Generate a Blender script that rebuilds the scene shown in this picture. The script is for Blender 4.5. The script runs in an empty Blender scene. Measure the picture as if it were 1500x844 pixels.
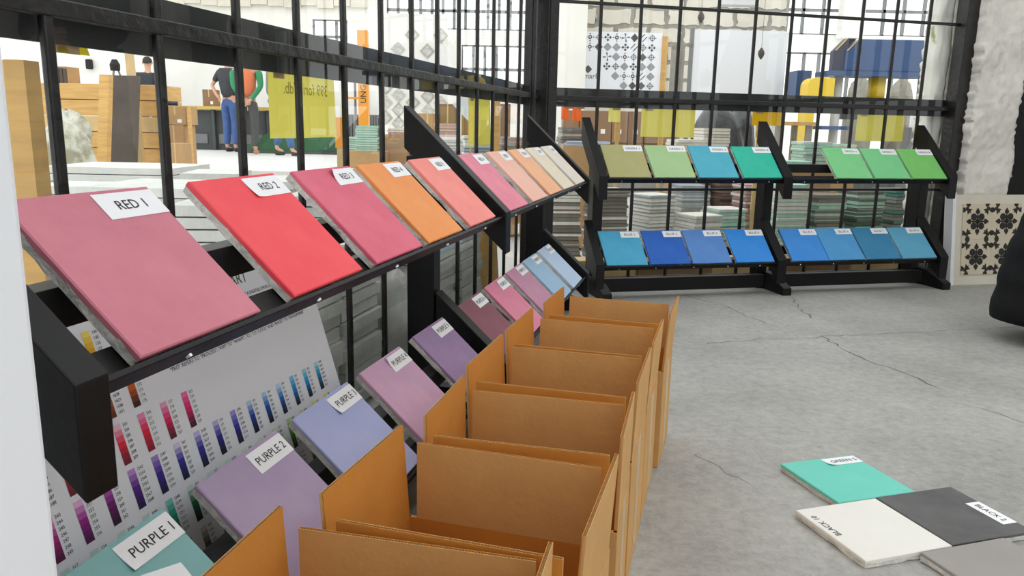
import bpy, bmesh, math, random
from mathutils import Matrix, Vector, Euler
R = math.radians
random.seed(7)
scene = bpy.context.scene
COL = scene.collection

# ------------------------------------------------------------------ camera, sky, exposure
CAM_H, F_PX, PITCH, ROLL = 0.7809, 1150.64, R(11.718), R(1.172)
_f = Vector((0, math.cos(PITCH), -math.sin(PITCH))); _r = Vector((1, 0, 0)); _u = _r.cross(_f)
C_R = _r * math.cos(ROLL) + _u * math.sin(ROLL); C_U = _u * math.cos(ROLL) - _r * math.sin(ROLL); C_F = _f
cd = bpy.data.cameras.new('camera'); cam = bpy.data.objects.new('camera', cd); COL.objects.link(cam)
cd.sensor_width = 36; cd.lens = F_PX * 36 / 1500; cd.clip_start = 0.02; cd.clip_end = 200
cam.matrix_world = Matrix(((C_R.x, C_U.x, -C_F.x, 0), (C_R.y, C_U.y, -C_F.y, 0), (C_R.z, C_U.z, -C_F.z, CAM_H), (0, 0, 0, 1)))
scene.camera = cam
w = bpy.data.worlds.new('overcast_sky'); scene.world = w; w.use_nodes = True
bg = w.node_tree.nodes['Background']; bg.inputs[0].default_value = (0.97, 0.985, 1.0, 1); bg.inputs[1].default_value = 1.9
vs = scene.view_settings
vs.view_transform = 'Standard'; vs.look = 'None'; vs.gamma = 1.0; vs.use_curve_mapping = False; vs.exposure = 0.0
scene.display_settings.display_device = 'sRGB'

# ------------------------------------------------------------------ helpers
def lin(c):
    return tuple(((v / 255 + 0.055) / 1.055) ** 2.4 if v / 255 > 0.04045 else v / 255 / 12.92 for v in c)
def mat(name, rgb, rough=0.6, var=0.0, scale=8.0, bump=0.0, bscale=None, spec=0.5, metal=0.0, rgb2=None, contrast=None, coord='Object', stretch=None):
    m = bpy.data.materials.new(name); m.use_nodes = True; nt = m.node_tree; b = nt.nodes['Principled BSDF']
    c = lin(rgb); b.inputs['Base Color'].default_value = (*c, 1); b.inputs['Roughness'].default_value = rough
    b.inputs['Metallic'].default_value = metal; b.inputs['Specular IOR Level'].default_value = spec
    if var or bump or rgb2:
        tc = nt.nodes.new('ShaderNodeTexCoord'); src = tc.outputs[coord]
        if stretch:
            mp = nt.nodes.new('ShaderNodeMapping'); mp.inputs['Scale'].default_value = stretch
            nt.links.new(src, mp.inputs[0]); src = mp.outputs[0]
    if var or rgb2:
        n = nt.nodes.new('ShaderNodeTexNoise'); n.inputs['Scale'].default_value = scale; n.inputs['Detail'].default_value = 6; n.inputs['Roughness'].default_value = 0.62
        nt.links.new(src, n.inputs['Vector'])
        cr = nt.nodes.new('ShaderNodeValToRGB')
        lo, hi = contrast or (0.3, 0.7)
        cr.color_ramp.elements[0].position = lo; cr.color_ramp.elements[1].position = hi
        c2 = lin(rgb2) if rgb2 else tuple(min(1, v * (1 + var)) for v in c)
        c1 = c if rgb2 else tuple(v * (1 - var) for v in c)
        cr.color_ramp.elements[0].color = (*c1, 1); cr.color_ramp.elements[1].color = (*c2, 1)
        nt.links.new(n.outputs['Fac'], cr.inputs[0]); nt.links.new(cr.outputs[0], b.inputs['Base Color'])
    if bump:
        n2 = nt.nodes.new('ShaderNodeTexNoise'); n2.inputs['Scale'].default_value = bscale or scale * 4; n2.inputs['Detail'].default_value = 8
        nt.links.new(src, n2.inputs['Vector'])
        bp = nt.nodes.new('ShaderNodeBump'); bp.inputs['Strength'].default_value = bump; bp.inputs['Distance'].default_value = 0.01
        nt.links.new(n2.outputs['Fac'], bp.inputs['Height']); nt.links.new(bp.outputs[0], b.inputs['Normal'])
    return m

class MB:                                       # mesh collector: one mesh object per build()
    def __init__(s): s.v = []; s.f = []; s.mi = []
    def add(s, vs_, fs, mi=0):
        o = len(s.v); s.v += [tuple(v) for v in vs_]; s.f += [tuple(i + o for i in f) for f in fs]; s.mi += [mi] * len(fs); return s
    def box(s, x0, x1, y0, y1, z0, z1, M=None, mi=0):
        vs_ = [Vector((x, y, z)) for z in (z0, z1) for y in (y0, y1) for x in (x0, x1)]
        if M: vs_ = [M @ v for v in vs_]
        return s.add(vs_, [(0, 2, 3, 1), (4, 5, 7, 6), (0, 1, 5, 4), (2, 6, 7, 3), (0, 4, 6, 2), (1, 3, 7, 5)], mi)
    def prism(s, poly, axis, a, b, mi=0, M=None):    # polygon extruded along axis ('x': poly=(y,z); 'y': (x,z); 'z': (x,y))
        def mk(t):
            o = []
            for p, q in poly:
                v = Vector((t, p, q)) if axis == 'x' else Vector((p, t, q)) if axis == 'y' else Vector((p, q, t))
                o.append(M @ v if M else v)
            return o
        n = len(poly); vs_ = mk(a) + mk(b)
        fs = [tuple(range(n)), tuple(range(2 * n - 1, n - 1, -1))] + [(i, i + n, (i + 1) % n + n, (i + 1) % n) for i in range(n)]
        return s.add(vs_, fs, mi)
    def tube(s, pts, rad, seg=8, cap=True, mi=0):
        pts = [Vector(p) for p in pts]; rs = rad if isinstance(rad, (list, tuple)) else [rad] * len(pts)
        rings = []; n = len(pts)
        for i, p in enumerate(pts):
            t = (pts[min(i + 1, n - 1)] - pts[max(i - 1, 0)]).normalized()
            a = Vector((0, 0, 1)) if abs(t.z) < 0.9 else Vector((1, 0, 0))
            x = t.cross(a).normalized(); y = t.cross(x)
            rings += [p + (x * math.cos(2 * math.pi * k / seg) + y * math.sin(2 * math.pi * k / seg)) * rs[i] for k in range(seg)]
        fs = [(i * seg + k, i * seg + (k + 1) % seg, (i + 1) * seg + (k + 1) % seg, (i + 1) * seg + k) for i in range(n - 1) for k in range(seg)]
        if cap: fs += [tuple(range(seg - 1, -1, -1)), tuple((n - 1) * seg + k for k in range(seg))]
        return s.add(rings, fs, mi)
    def mesh(s, name, mats):
        me = bpy.data.meshes.new(name); me.from_pydata(s.v, [], s.f)
        for m in (mats if isinstance(mats, (list, tuple)) else [mats]): me.materials.append(m)
        if any(s.mi): me.polygons.foreach_set('material_index', s.mi)
        bm = bmesh.new(); bm.from_mesh(me); bmesh.ops.recalc_face_normals(bm, faces=bm.faces); bm.to_mesh(me); bm.free()
        me.update(); return me
    def build(s, name, mats, parent=None, M=None, bevel=0, smooth=False):
        o = bpy.data.objects.new(name, s.mesh(name, mats)); COL.objects.link(o)
        if parent: o.parent = parent
        if M is not None: o.matrix_local = M
        if bevel:
            b = o.modifiers.new('bevel', 'BEVEL'); b.width = bevel; b.segments = 2; b.limit_method = 'ANGLE'
        if smooth: o.data.polygons.foreach_set('use_smooth', [True] * len(o.data.polygons))
        return o
def inst(name, me, parent=None, M=None, material=None):
    o = bpy.data.objects.new(name, me); COL.objects.link(o)
    if parent: o.parent = parent
    if M is not None: o.matrix_local = M
    if material:
        o.material_slots[0].link = 'OBJECT'; o.material_slots[0].material = material
    return o
def tag(o, label, cat, group=None):
    o['label'] = label; o['category'] = cat
    if group: o['group'] = group
    return o
def empty(name, M, parent=None):
    o = bpy.data.objects.new(name, None); COL.objects.link(o); o.empty_display_size = 0.05
    if parent: o.parent = parent
    o.matrix_local = M; return o
def thing(name, M, label, cat, group=None): return tag(empty(name, M), label, cat, group)
def struct(o, label=None):
    o['kind'] = 'structure'
    if label: o['label'] = label
    return o
def T(x, y, z, rz=0): return Matrix.Translation((x, y, z)) @ Matrix.Rotation(rz, 4, 'Z')
def at(px, py, Y):                              # world point on the sight line of a photo pixel at depth Y
    D = C_R * ((px - 750) / F_PX) - C_U * ((py - 422) / F_PX) + C_F
    return Vector((0, 0, CAM_H)) + D * (Y / D.y)
_tx = {}
def text_mesh(body, size, material, align='CENTER', space=1.0, key=None):
    cu = bpy.data.curves.new('txt', 'FONT'); cu.body = body; cu.size = size; cu.align_x = align; cu.align_y = 'CENTER'; cu.resolution_u = 2
    cu.space_line = space; cu.fill_mode = 'FRONT'
    o = bpy.data.objects.new('txt', cu); COL.objects.link(o)
    me = bpy.data.meshes.new_from_object(o); bpy.data.objects.remove(o); bpy.data.curves.remove(cu)
    me.materials.clear(); me.materials.append(material); return me

# local frames of the two glazed walls: x along the wall, y towards the glass, z up (tile front edge is y = 0)
LF = Matrix.Translation((-0.35395, 0.63253, 0)) @ Matrix.Rotation(R(76.0212), 4, 'Z')
BF = Matrix.Translation((0.39102, 3.49583, 0)) @ Matrix.Rotation(R(13.9622), 4, 'Z')
GY = 0.30                                       # glass plane
CL, CB = 3.122, -0.216                          # corner, measured along each wall

# ------------------------------------------------------------------ materials
M_black = mat('black_painted_wood', (11, 11, 12), 0.45, var=0.25, scale=14, bump=0.08, bscale=60, spec=0.28)
M_steel = mat('black_painted_steel', (20, 18, 17), 0.4, var=0.35, scale=20, bump=0.35, bscale=45, spec=0.45)
M_fascia = mat('dark_grey_steel_sheet', (32, 34, 35), 0.5, var=0.25, scale=5)
M_screw = mat('zinc_screw', (200, 200, 205), 0.25, metal=1.0)
M_conc = mat('tile_cement_back', (214, 212, 206), 0.9, var=0.22, scale=60, bump=0.5, bscale=120)
M_paper = mat('white_paper', (238, 238, 240), 0.75)
M_ink = mat('black_ink', (28, 28, 30), 0.7)
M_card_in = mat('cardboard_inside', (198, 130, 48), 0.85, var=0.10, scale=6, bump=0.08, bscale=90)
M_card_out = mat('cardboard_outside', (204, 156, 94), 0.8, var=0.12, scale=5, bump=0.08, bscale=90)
M_flute = mat('cardboard_flute', (206, 166, 112), 0.85)
M_tape = mat('clear_tape', (206, 176, 132), 0.3)
M_white = mat('white_paint', (232, 234, 238), 0.5)
M_plaster = mat('old_white_plaster', (224, 220, 212), 0.85, var=0.14, scale=6, bump=0.9, bscale=14)
M_wallp = mat('hall_white_plaster', (236, 234, 228), 0.9, var=0.06, scale=1.5)
M_mort = mat('grey_mortar', (150, 147, 138), 0.9, var=0.2, scale=6)
M_block = mat('whitewashed_block', (214, 208, 194), 0.9, var=0.10, scale=4)
M_hfloor = mat('hall_concrete', (214, 213, 210), 0.7, var=0.08, scale=1.2)
M_slab = mat('white_cement_slab', (206, 207, 202), 0.8, var=0.08, scale=12, bump=0.2, bscale=40)
M_wood = mat('light_timber', (205, 163, 98), 0.7, var=0.18, scale=4, stretch=(1, 1, 8))
M_woodd = mat('pale_timber', (200, 172, 122), 0.7, var=0.15, scale=5)
def paper_mat(name, rgb, tr=0.72):
    m = mat(name, rgb, 0.85, var=0.04, scale=3); nt = m.node_tree; b = nt.nodes['Principled BSDF']; out = nt.nodes['Material Output']
    t = nt.nodes.new('ShaderNodeBsdfTranslucent'); t.inputs[0].default_value = (*lin(rgb), 1); mx = nt.nodes.new('ShaderNodeMixShader'); mx.inputs[0].default_value = tr
    nt.links.new(b.outputs[0], mx.inputs[1]); nt.links.new(t.outputs[0], mx.inputs[2]); nt.links.new(mx.outputs[0], out.inputs[0]); return m
M_yellow = paper_mat('yellow_paper', (232, 226, 150)) if True else mat('yellow_paper', (214, 206, 92), 0.8, var=0.05, scale=3)
M_pale = paper_mat('pale_yellow_paper', (240, 234, 172))
M_orange = mat('orange_paint', (226, 150, 40), 0.5)
M_orangep = paper_mat('orange_paper', (250, 168, 104))
M_grey = mat('grey_metal', (120, 122, 122), 0.45, var=0.1, metal=0.3)
M_dgrey = mat('dark_grey_cabinet', (72, 76, 76), 0.6, var=0.15)
M_green = mat('green_machine_paint', (48, 92, 60), 0.5, var=0.15)
M_blue = mat('blue_machine_paint', (48, 78, 122), 0.45, var=0.10, scale=2)
M_dblue = mat('dark_blue_machine_paint', (28, 36, 62), 0.45)
M_yelm = mat('yellow_machine_paint', (232, 196, 30), 0.45)
M_canvas = mat('grey_canvas', (150, 146, 134), 0.9, var=0.25, scale=6)
M_tarp = mat('tarpaulin', (150, 146, 122), 0.6, rgb2=(205, 204, 190), scale=3, contrast=(.45, .55), bump=1.0, bscale=9)
M_bag = mat('black_plastic_film', (70, 72, 74), 0.2, var=0.4, scale=6)
M_clear = mat('milky_plastic_bag', (176, 176, 172), 0.25, var=0.15, scale=9)
M_brown = mat('brown_carton', (142, 112, 84), 0.85, var=0.12, scale=5)
M_brown2 = mat('tan_carton', (178, 142, 98), 0.85, var=0.12, scale=5)
M_black_tile = mat('pattern_black', (40, 38, 36), 0.8)
M_bgp = mat('bluish_print', (150, 170, 205), 0.7)
M_skin = mat('skin', (206, 158, 130), 0.6)
M_hair = mat('dark_hair', (40, 34, 30), 0.7)

def glass_material():
    m = bpy.data.materials.new('window_glass'); m.use_nodes = True; nt = m.node_tree; nt.nodes.clear()
    out = nt.nodes.new('ShaderNodeOutputMaterial'); mix = nt.nodes.new('ShaderNodeMixShader')
    tr = nt.nodes.new('ShaderNodeBsdfTransparent'); tr.inputs[0].default_value = (0.965, 0.975, 0.965, 1)
    gl = nt.nodes.new('ShaderNodeBsdfGlossy'); gl.inputs['Roughness'].default_value = 0.01
    fr = nt.nodes.new('ShaderNodeFresnel'); fr.inputs[0].default_value = 1.45
    ge = nt.nodes.new('ShaderNodeNewGeometry'); sb = nt.nodes.new('ShaderNodeMath'); sb.operation = 'SUBTRACT'; sb.inputs[0].default_value = 1.0
    mu = nt.nodes.new('ShaderNodeMath'); mu.operation = 'MULTIPLY'          # only the outer faces reflect: no false total reflection inside the thin pane
    nt.links.new(ge.outputs['Backfacing'], sb.inputs[1]); nt.links.new(sb.outputs[0], mu.inputs[0]); nt.links.new(fr.outputs[0], mu.inputs[1])
    nt.links.new(mu.outputs[0], mix.inputs[0]); nt.links.new(tr.outputs[0], mix.inputs[1]); nt.links.new(gl.outputs[0], mix.inputs[2])
    nt.links.new(mix.outputs[0], out.inputs[0]); return m
M_glass = glass_material()

def floor_material():
    m = bpy.data.materials.new('worn_grey_concrete'); m.use_nodes = True; nt = m.node_tree; b = nt.nodes['Principled BSDF']
    tc = nt.nodes.new('ShaderNodeTexCoord')
    def noise(s, d, r):
        n = nt.nodes.new('ShaderNodeTexNoise'); n.inputs['Scale'].default_value = s; n.inputs['Detail'].default_value = d; n.inputs['Roughness'].default_value = r
        nt.links.new(tc.outputs['Object'], n.inputs['Vector']); return n
    def ramp(n, p0, c0, p1, c1):
        r = nt.nodes.new('ShaderNodeValToRGB'); e = r.color_ramp.elements
        e[0].position, e[1].position = p0, p1; e[0].color = (*c0, 1); e[1].color = (*c1, 1); nt.links.new(n.outputs['Fac'], r.inputs[0]); return r
    a = ramp(noise(2.2, 7, 0.6), 0.32, lin((156, 155, 151)), 0.68, lin((181, 180, 175)))
    f = ramp(noise(34, 12, 0.8), 0.38, (0.66, 0.66, 0.65), 0.58, (1, 1, 1))
    p = ramp(noise(80, 8, 0.75), 0.58, (0, 0, 0), 0.74, (0.16, 0.16, 0.15))
    mx = nt.nodes.new('ShaderNodeMix'); mx.data_type = 'RGBA'; mx.blend_type = 'MULTIPLY'; mx.inputs[0].default_value = 0.75
    nt.links.new(a.outputs[0], mx.inputs[6]); nt.links.new(f.outputs[0], mx.inputs[7])
    ad = nt.nodes.new('ShaderNodeMix'); ad.data_type = 'RGBA'; ad.blend_type = 'ADD'; ad.inputs[0].default_value = 1
    nt.links.new(mx.outputs[2], ad.inputs[6]); nt.links.new(p.outputs[0], ad.inputs[7])
    nt.links.new(ad.outputs[2], b.inputs['Base Color']); b.inputs['Roughness'].default_value = 0.62; b.inputs['Specular IOR Level'].default_value = 0.35
    bp = nt.nodes.new('ShaderNodeBump'); bp.inputs['Strength'].default_value = 0.35; bp.inputs['Distance'].default_value = 0.004
    nt.links.new(noise(30, 10, 0.7).outputs['Fac'], bp.inputs['Height']); nt.links.new(bp.outputs[0], b.inputs['Normal'])
    return m
M_floor = floor_material()

# ------------------------------------------------------------------ room shell
cor = LF @ Vector((CL, GY, 0)); lw = LF @ Vector((-3.4, GY, 0)); bw = BF @ Vector((4.2, GY, 0))
floor_poly = [(lw.x, lw.y), (bw.x + 0.6, -2.9), (bw.x + 0.6, bw.y), (bw.x, bw.y), (cor.x, cor.y)]
fl = struct(MB().prism(floor_poly, 'z', -0.12, 0).build('floor', M_floor), 'worn grey concrete floor with cracks')
struct(MB().box(-30, 14, 0, 30, -0.3, -0.02).build('floor', M_hfloor), 'pale concrete floor of the hall beyond the glass')
plat = MB().prism([(-16, 9.2), (-1.2, 9.2), (-0.6, 21), (-16, 21)], 'z', -0.02, 0.2)
struct(plat.build('floor', M_hfloor), 'raised pale concrete floor far behind the left glazing')
rr = random.Random(3)
def crack(pts, wmax):
    P = []
    for (a, b), (c, d) in zip(pts[:-1], pts[1:]):
        n = max(2, int(math.hypot(c - a, d - b) / 0.035))
        for i in range(n):
            t = i / n; P.append((a + (c - a) * t + rr.uniform(-.012, .012), b + (d - b) * t + rr.uniform(-.012, .012)))
    P.append(pts[-1]); vs_ = []
    for i, (x, y) in enumerate(P):
        x2, y2 = P[min(i + 1, len(P) - 1)]; x1, y1 = P[max(i - 1, 0)]; dx, dy = x2 - x1, y2 - y1; L = math.hypot(dx, dy) or 1
        h = wmax * rr.uniform(0.15, 1) * 0.5
        vs_ += [(x - dy / L * h, y + dx / L * h, 0.0006), (x + dy / L * h, y - dx / L * h, 0.0006)]
    MB().add(vs_, [(2 * i, 2 * i + 1, 2 * i + 3, 2 * i + 2) for i in range(len(P) - 1)]).build('crack', M_crack, fl)
M_crack = mat('crack_dirt', (104, 102, 97), 0.9, var=0.3, scale=30)
def fp(px, py):
    D = C_R * ((px - 750) / F_PX) - C_U * ((py - 422) / F_PX) + C_F; s = -CAM_H / D.z
    return (D.x * s, D.y * s)
for pts, wd in (([(1000, 432), (1055, 446), (1105, 468), (1122, 474)], .006), ([(1157, 436), (1180, 460), (1188, 466)], .008),
                ([(1030, 504), (1110, 497), (1170, 497), (1205, 493)], .005), ([(1205, 493), (1228, 508), (1270, 528), (1335, 549), (1374, 568)], .009),
                ([(1205, 493), (1345, 487), (1420, 483), (1490, 479)], .005), ([(1430, 595), (1500, 620)], .003), ([(1020, 665), (1100, 710)], .0022),
                ([(1200, 657), (1206, 654)], .004)):
    crack([fp(*q) for q in pts], wd)

def glazed_wall(name, FM, u0, u1, first, pitch, nmul, label):
    root = struct(empty(name, FM), label)
    rails = [(0.03, 0.05), (0.485, 0.013), (0.91, 0.022), (1.337, 0.014), (1.765, 0.014), (2.19, 0.014), (2.62, 0.05)]
    for z, h in rails: MB().box(u0, u1, GY - 0.008, GY + 0.010, z - h / 2, z + h / 2).build('rail', M_steel, root, bevel=0.002)
    mul = MB().box(-0.0080, 0.0080, -0.006, 0.005, 0.05, 2.6).mesh('mullion', M_steel)
    us = [first + i * pitch for i in range(nmul)]
    us = [u for u in us if u0 + 0.03 < u < u1 - 0.03]
    for u in us:
        o = inst('mullion', mul, root, T(u, GY, 0)); b = o.modifiers.new('bevel', 'BEVEL'); b.width = 0.003; b.segments = 2
    cuts = [u0] + us + [u1]; zs = [z for z, h in rails]
    for i in range(len(cuts) - 1):
        for j in range(len(zs) - 1):
            MB().box(cuts[i] + .006, cuts[i + 1] - .006, -0.002, 0.002, zs[j] + .006, zs[j + 1] - .006).build('pane', M_glass, root, T(0, GY + 0.004 + random.uniform(-.001, .001), 0))
    MB().box(u0, u1, GY + 0.030, GY + 0.036, 0.871, 0.957).build('fascia', M_fascia, root)
    return root
glazed_wall('window_1', LF, -0.75, CL - 0.02, 0.300 - 0.2018 * 5, 0.2018, 20, 'left glazed steel partition with narrow panes')
glazed_wall('window_2', BF, CB + 0.02, 2.04, 0.0676, 0.1980, 11, 'back glazed steel partition with narrow panes')
cp = MB(); cp.box(-0.045, 0.045, -0.045, 0.045, 0, 2.65, LF @ T(CL, GY, 0)); cp.box(CB + 0.03, CB + 0.075, GY - 0.03, GY + 0.03, 0, 2.65, BF)
cp.box(CL - 0.20, CL - 0.165, GY - 0.02, GY + 0.03, 0, 2.65, LF)
struct(cp.build('trim_1', M_steel, bevel=0.003), 'black steel corner post between the two glazed partitions')
struct(MB().box(2.035, 2.105, GY - 0.05, GY + 0.03, 0, 2.65, BF).build('trim_2', M_steel, bevel=0.004), 'black steel jamb beside the plaster pier')
# plaster pier (displaced slab) and plain walls out of view
def rough_slab(x0, x1, y0, y1, z0, z1, nx, nz, amp, seed):
    bm = bmesh.new(); r = random.Random(seed); mb = MB(); g = {}
    for i in range(nx + 1):
        for k in range(nz + 1):
            x = x0 + (x1 - x0) * i / nx; z = z0 + (z1 - z0) * k / nz
            d = amp * (math.sin(x * 21 + z * 7 + seed) * .35 + math.sin(z * 17 - x * 9) * .35 + r.uniform(-.5, .5))
            e = r.uniform(-.012, .012) if i == 0 else 0
            g[i, k] = len(mb.v); mb.v.append((x + e, y0 - d, z))
    for i in range(nx):
        for k in range(nz): mb.f.append((g[i, k], g[i + 1, k], g[i + 1, k + 1], g[i, k + 1])); mb.mi.append(0)
    b0 = len(mb.v); ring = [g[i, 0] for i in range(nx + 1)] + [g[nx, k] for k in range(1, nz + 1)] + [g[i, nz] for i in range(nx - 1, -1, -1)] + [g[0, k] for k in range(nz - 1, 0, -1)]
    for q in ring: x, y, z = mb.v[q]; mb.v.append((x, y1, z))
    n = len(ring)
    for i in range(n): mb.f.append((ring[i], b0 + i, b0 + (i + 1) % n, ring[(i + 1) % n])); mb.mi.append(0)
    mb.f.append(tuple(b0 + i for i in range(n))); mb.mi.append(0)
    return mb
pier = rough_slab(2.10, 2.392, 0.20, 0.62, 0, 2.65, 20, 150, 0.016, 5).build('wall_back', M_plaster, None, BF, smooth=True); struct(pier, 'rough white plaster pier')
struct(MB().box(3.25, 4.3, 0.26, 0.6, 0, 2.65, BF).build('wall_back', M_plaster), 'plain plaster wall beyond the dark door')
struct(MB().box(2.392, 3.25, 0.26, 0.6, 2.1, 2.65, BF).build('wall_back', M_plaster), 'plaster over the dark door')
dr = struct(empty('door_1', BF), 'dark door beside the plaster pier')
MB().box(2.40, 3.24, 0.36, 0.40, 0, 2.1).build('door_leaf', M_black, dr); MB().tube([(3.12, .35, 1.0), (3.12, .31, 1.0), (3.0, .31, 1.0)], .01, 8).build('door_handle', M_screw, dr)
for z0_, z1_ in ((.2, .9), (1.15, 1.95)): MB().box(2.52, 3.05, 0.352, 0.36, z0_, z1_).build('door_panel', M_black, dr, bevel=.004)
bx = bw.x + 0.6
M_inner = mat('inner_white_plaster', (226, 225, 220), 0.9, var=0.05, scale=2)
def wall_run(name, axis, fixed, t, a0, a1, z1, holes, label):       # straight wall with invented window openings that admit sky light (a0, a1, z0, z1)
    xs = sorted({a0, a1, *[h[0] for h in holes], *[h[1] for h in holes]}); zs = sorted({0, z1, *[h[2] for h in holes], *[h[3] for h in holes]}); mb = MB()
    for p, q in zip(xs[:-1], xs[1:]):
        for c, d in zip(zs[:-1], zs[1:]):
            if any(h[0] <= (p + q) / 2 <= h[1] and h[2] <= (c + d) / 2 <= h[3] for h in holes): continue
            if axis == 'y': mb.box(fixed, fixed + t, p, q, c, d)
            else: mb.box(p, q, fixed, fixed + t, c, d)
    struct(mb.build(name, M_inner), label)
    for h in holes:
        fr = MB(); n = max(3, int((h[1] - h[0]) / 0.3))
        for i in range(n + 1):
            p = h[0] + (h[1] - h[0]) * i / n
            fr.box(*((fixed + .05, fixed + .09, p - .02, p + .02) if axis == 'y' else (p - .02, p + .02, fixed + .05, fixed + .09)), h[2], h[3])
        for k in range(4):
            z = h[2] + (h[3] - h[2]) * k / 3
            fr.box(*((fixed + .055, fixed + .085, h[0], h[1]) if axis == 'y' else (h[0], h[1], fixed + .055, fixed + .085)), z - .02, z + .02)
        struct(fr.build('added_window_frame', M_steel), 'black steel frame of an added window in the showroom wall')
wall_run('wall_right', 'y', bx - 0.05, 0.2, -3.0, bw.y + .2, 2.65, [(-2.6, -0.3, 0.4, 2.5), (0.1, 2.6, 0.4, 2.5)], 'white wall on the right with two added windows')  # unseen windows, added to bring side light into the room
wall_run('wall_front', 'x', -3.1, 0.2, lw.x - 0.2, bx + .15, 2.65, [(-1.0, 1.6, 0.4, 2.5), (1.9, 4.4, 0.4, 2.5)], 'white wall behind the viewer with two added windows')  # these out-of-view windows are likewise invented to brighten the interior
def wx(y): return lw.x + (cor.x - lw.x) * (y - lw.y) / (cor.y - lw.y)
ce = MB(); SKY0, SKY1, SKX = -0.9, 3.35, 3.4  # rooflight opening is invented, its edges set for the wanted brightness
ce.prism([(wx(SKY1), SKY1), (bx + .1, SKY1), (bx + .1, bw.y + .2), (bw.x, bw.y), (cor.x, cor.y)], 'z', 2.65, 2.75)
ce.prism([(wx(SKY0), SKY0), (wx(SKY0) + .75, SKY0), (wx(SKY1) + .75, SKY1), (wx(SKY1), SKY1)], 'z', 2.65, 2.75)  # strip shaped to cut the top light on the left rack
ce.prism([(SKX, SKY0), (bx + .1, SKY0), (bx + .1, SKY1), (SKX, SKY1)], 'z', 2.65, 2.75)
ce.prism([(wx(-3.0), -3.0), (bx + .1, -3.0), (bx + .1, SKY0), (wx(SKY0), SKY0)], 'z', 2.65, 2.75)
struct(ce.build('ceiling', M_inner), 'white ceiling around a large added rooflight')
# white door jamb at the very left
je = Vector((-0.628, 1.0, 0)).normalized() * 0.46
jm = MB().prism([(je.x, je.y), (je.x - 0.55, je.y + 0.14), (je.x - 0.60, je.y - 0.30), (je.x - 0.10, je.y - 0.42)], 'z', 0, 2.65)
struct(jm.build('wall_left', M_white, bevel=0.004), 'white painted wall end close to the viewer')

# ------------------------------------------------------------------ display racks
ZU, TU, ZL, TL_, DN = 0.5651, R(43.79), 0.1695, R(42.99), 0.0098
M_screwme = None
def build_rack(FM, brs, posts, label):
    root = thing('tile_display_rack', FM, label, 'display rack', None)
    def bracket(u, wd, front, top, back, zback, hgt):
        # slanted side board with plumb-cut ends, y towards the glass
        MB().prism([(front, top), (front, top - hgt), (back, zback - hgt), (back, zback)], 'x', u, u + wd).build('side_bracket', M_black, root, bevel=0.002)
    for (u, wd), (pu, pp) in zip(brs, posts):
        bracket(u, wd, -0.012, 0.5685, 0.257, 0.8240, 0.104)
        bracket(u, wd, -0.022, 0.1760, 0.172, 0.3540, 0.114)
        MB().box(pp, pp + 0.050, 0.178, 0.252, 0.0, 0.70).build('post', M_black, root, bevel=0.002)
        MB().prism([(-0.012, 0), (0.262, 0), (0.262, 0.085), (0.12, 0.085), (-0.012, 0.035)], 'x', pu, pu + 0.045).build('foot', M_black, root, bevel=0.002)
    for k in range(len(brs) - 1):
        a = brs[k][0] + brs[k][1]; b = brs[k + 1][0]
        for z0, th, y0 in ((ZU, TU, 0.0), (ZL, TL_, -DN)):
            c, s = math.cos(th), math.sin(th)
            LM = Matrix.Translation((0, y0, z0)) @ Matrix.Rotation(th, 4, 'X')          # lip and ledge stand square to the tile slope
            MB().box(a, b, -0.0092, -0.0024, -0.030, -0.003).build('front_lip', M_black, root, LM, bevel=0.001)
            MB().box(a, b, -0.0024, 0.030, -0.026, -0.0195).build('ledge', M_black, root, LM)
            MB().box(a, b, y0 + 0.090, y0 + 0.125, z0 + 0.018, z0 + 0.0585).build('support_rail', M_black, root, bevel=0.001)
            n = 5
            for i in range(n):
                u = a + (b - a) * (0.09 + 0.82 * i / (n - 1)) + random.uniform(-.01, .01)
                sc = MB(); sc.tube([(u, -0.0088, -0.019), (u, -0.0122, -0.019)], [0.0042, 0.0032], 8)
                sc.box(u - 0.0038, u + 0.0038, -0.0128, -0.0116, -0.0197, -0.0183, None, 1)
                sc.build('screw', [M_screw, M_black], root, LM)
        MB().box(a, b, 0.088, 0.127, 0.022, 0.086).build('stretcher', M_black, root, bevel=0.002)
    return root
build_rack(LF, [(-0.030, 0.038), (1.345, 0.046), (2.690, 0.046)], [(0.008, -0.028), (1.391, 1.347), (2.736, 2.692)], 'long black two-tier rack of red and purple tiles along the left glazing')
build_rack(BF, [(-0.020, 0.040), (0.8945, 0.048), (1.8125, 0.048)], [(0.020, 0.022), (0.942, 0.910), (1.860, 1.814)], 'black two-tier rack of green and blue tiles against the back glazing')

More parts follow.
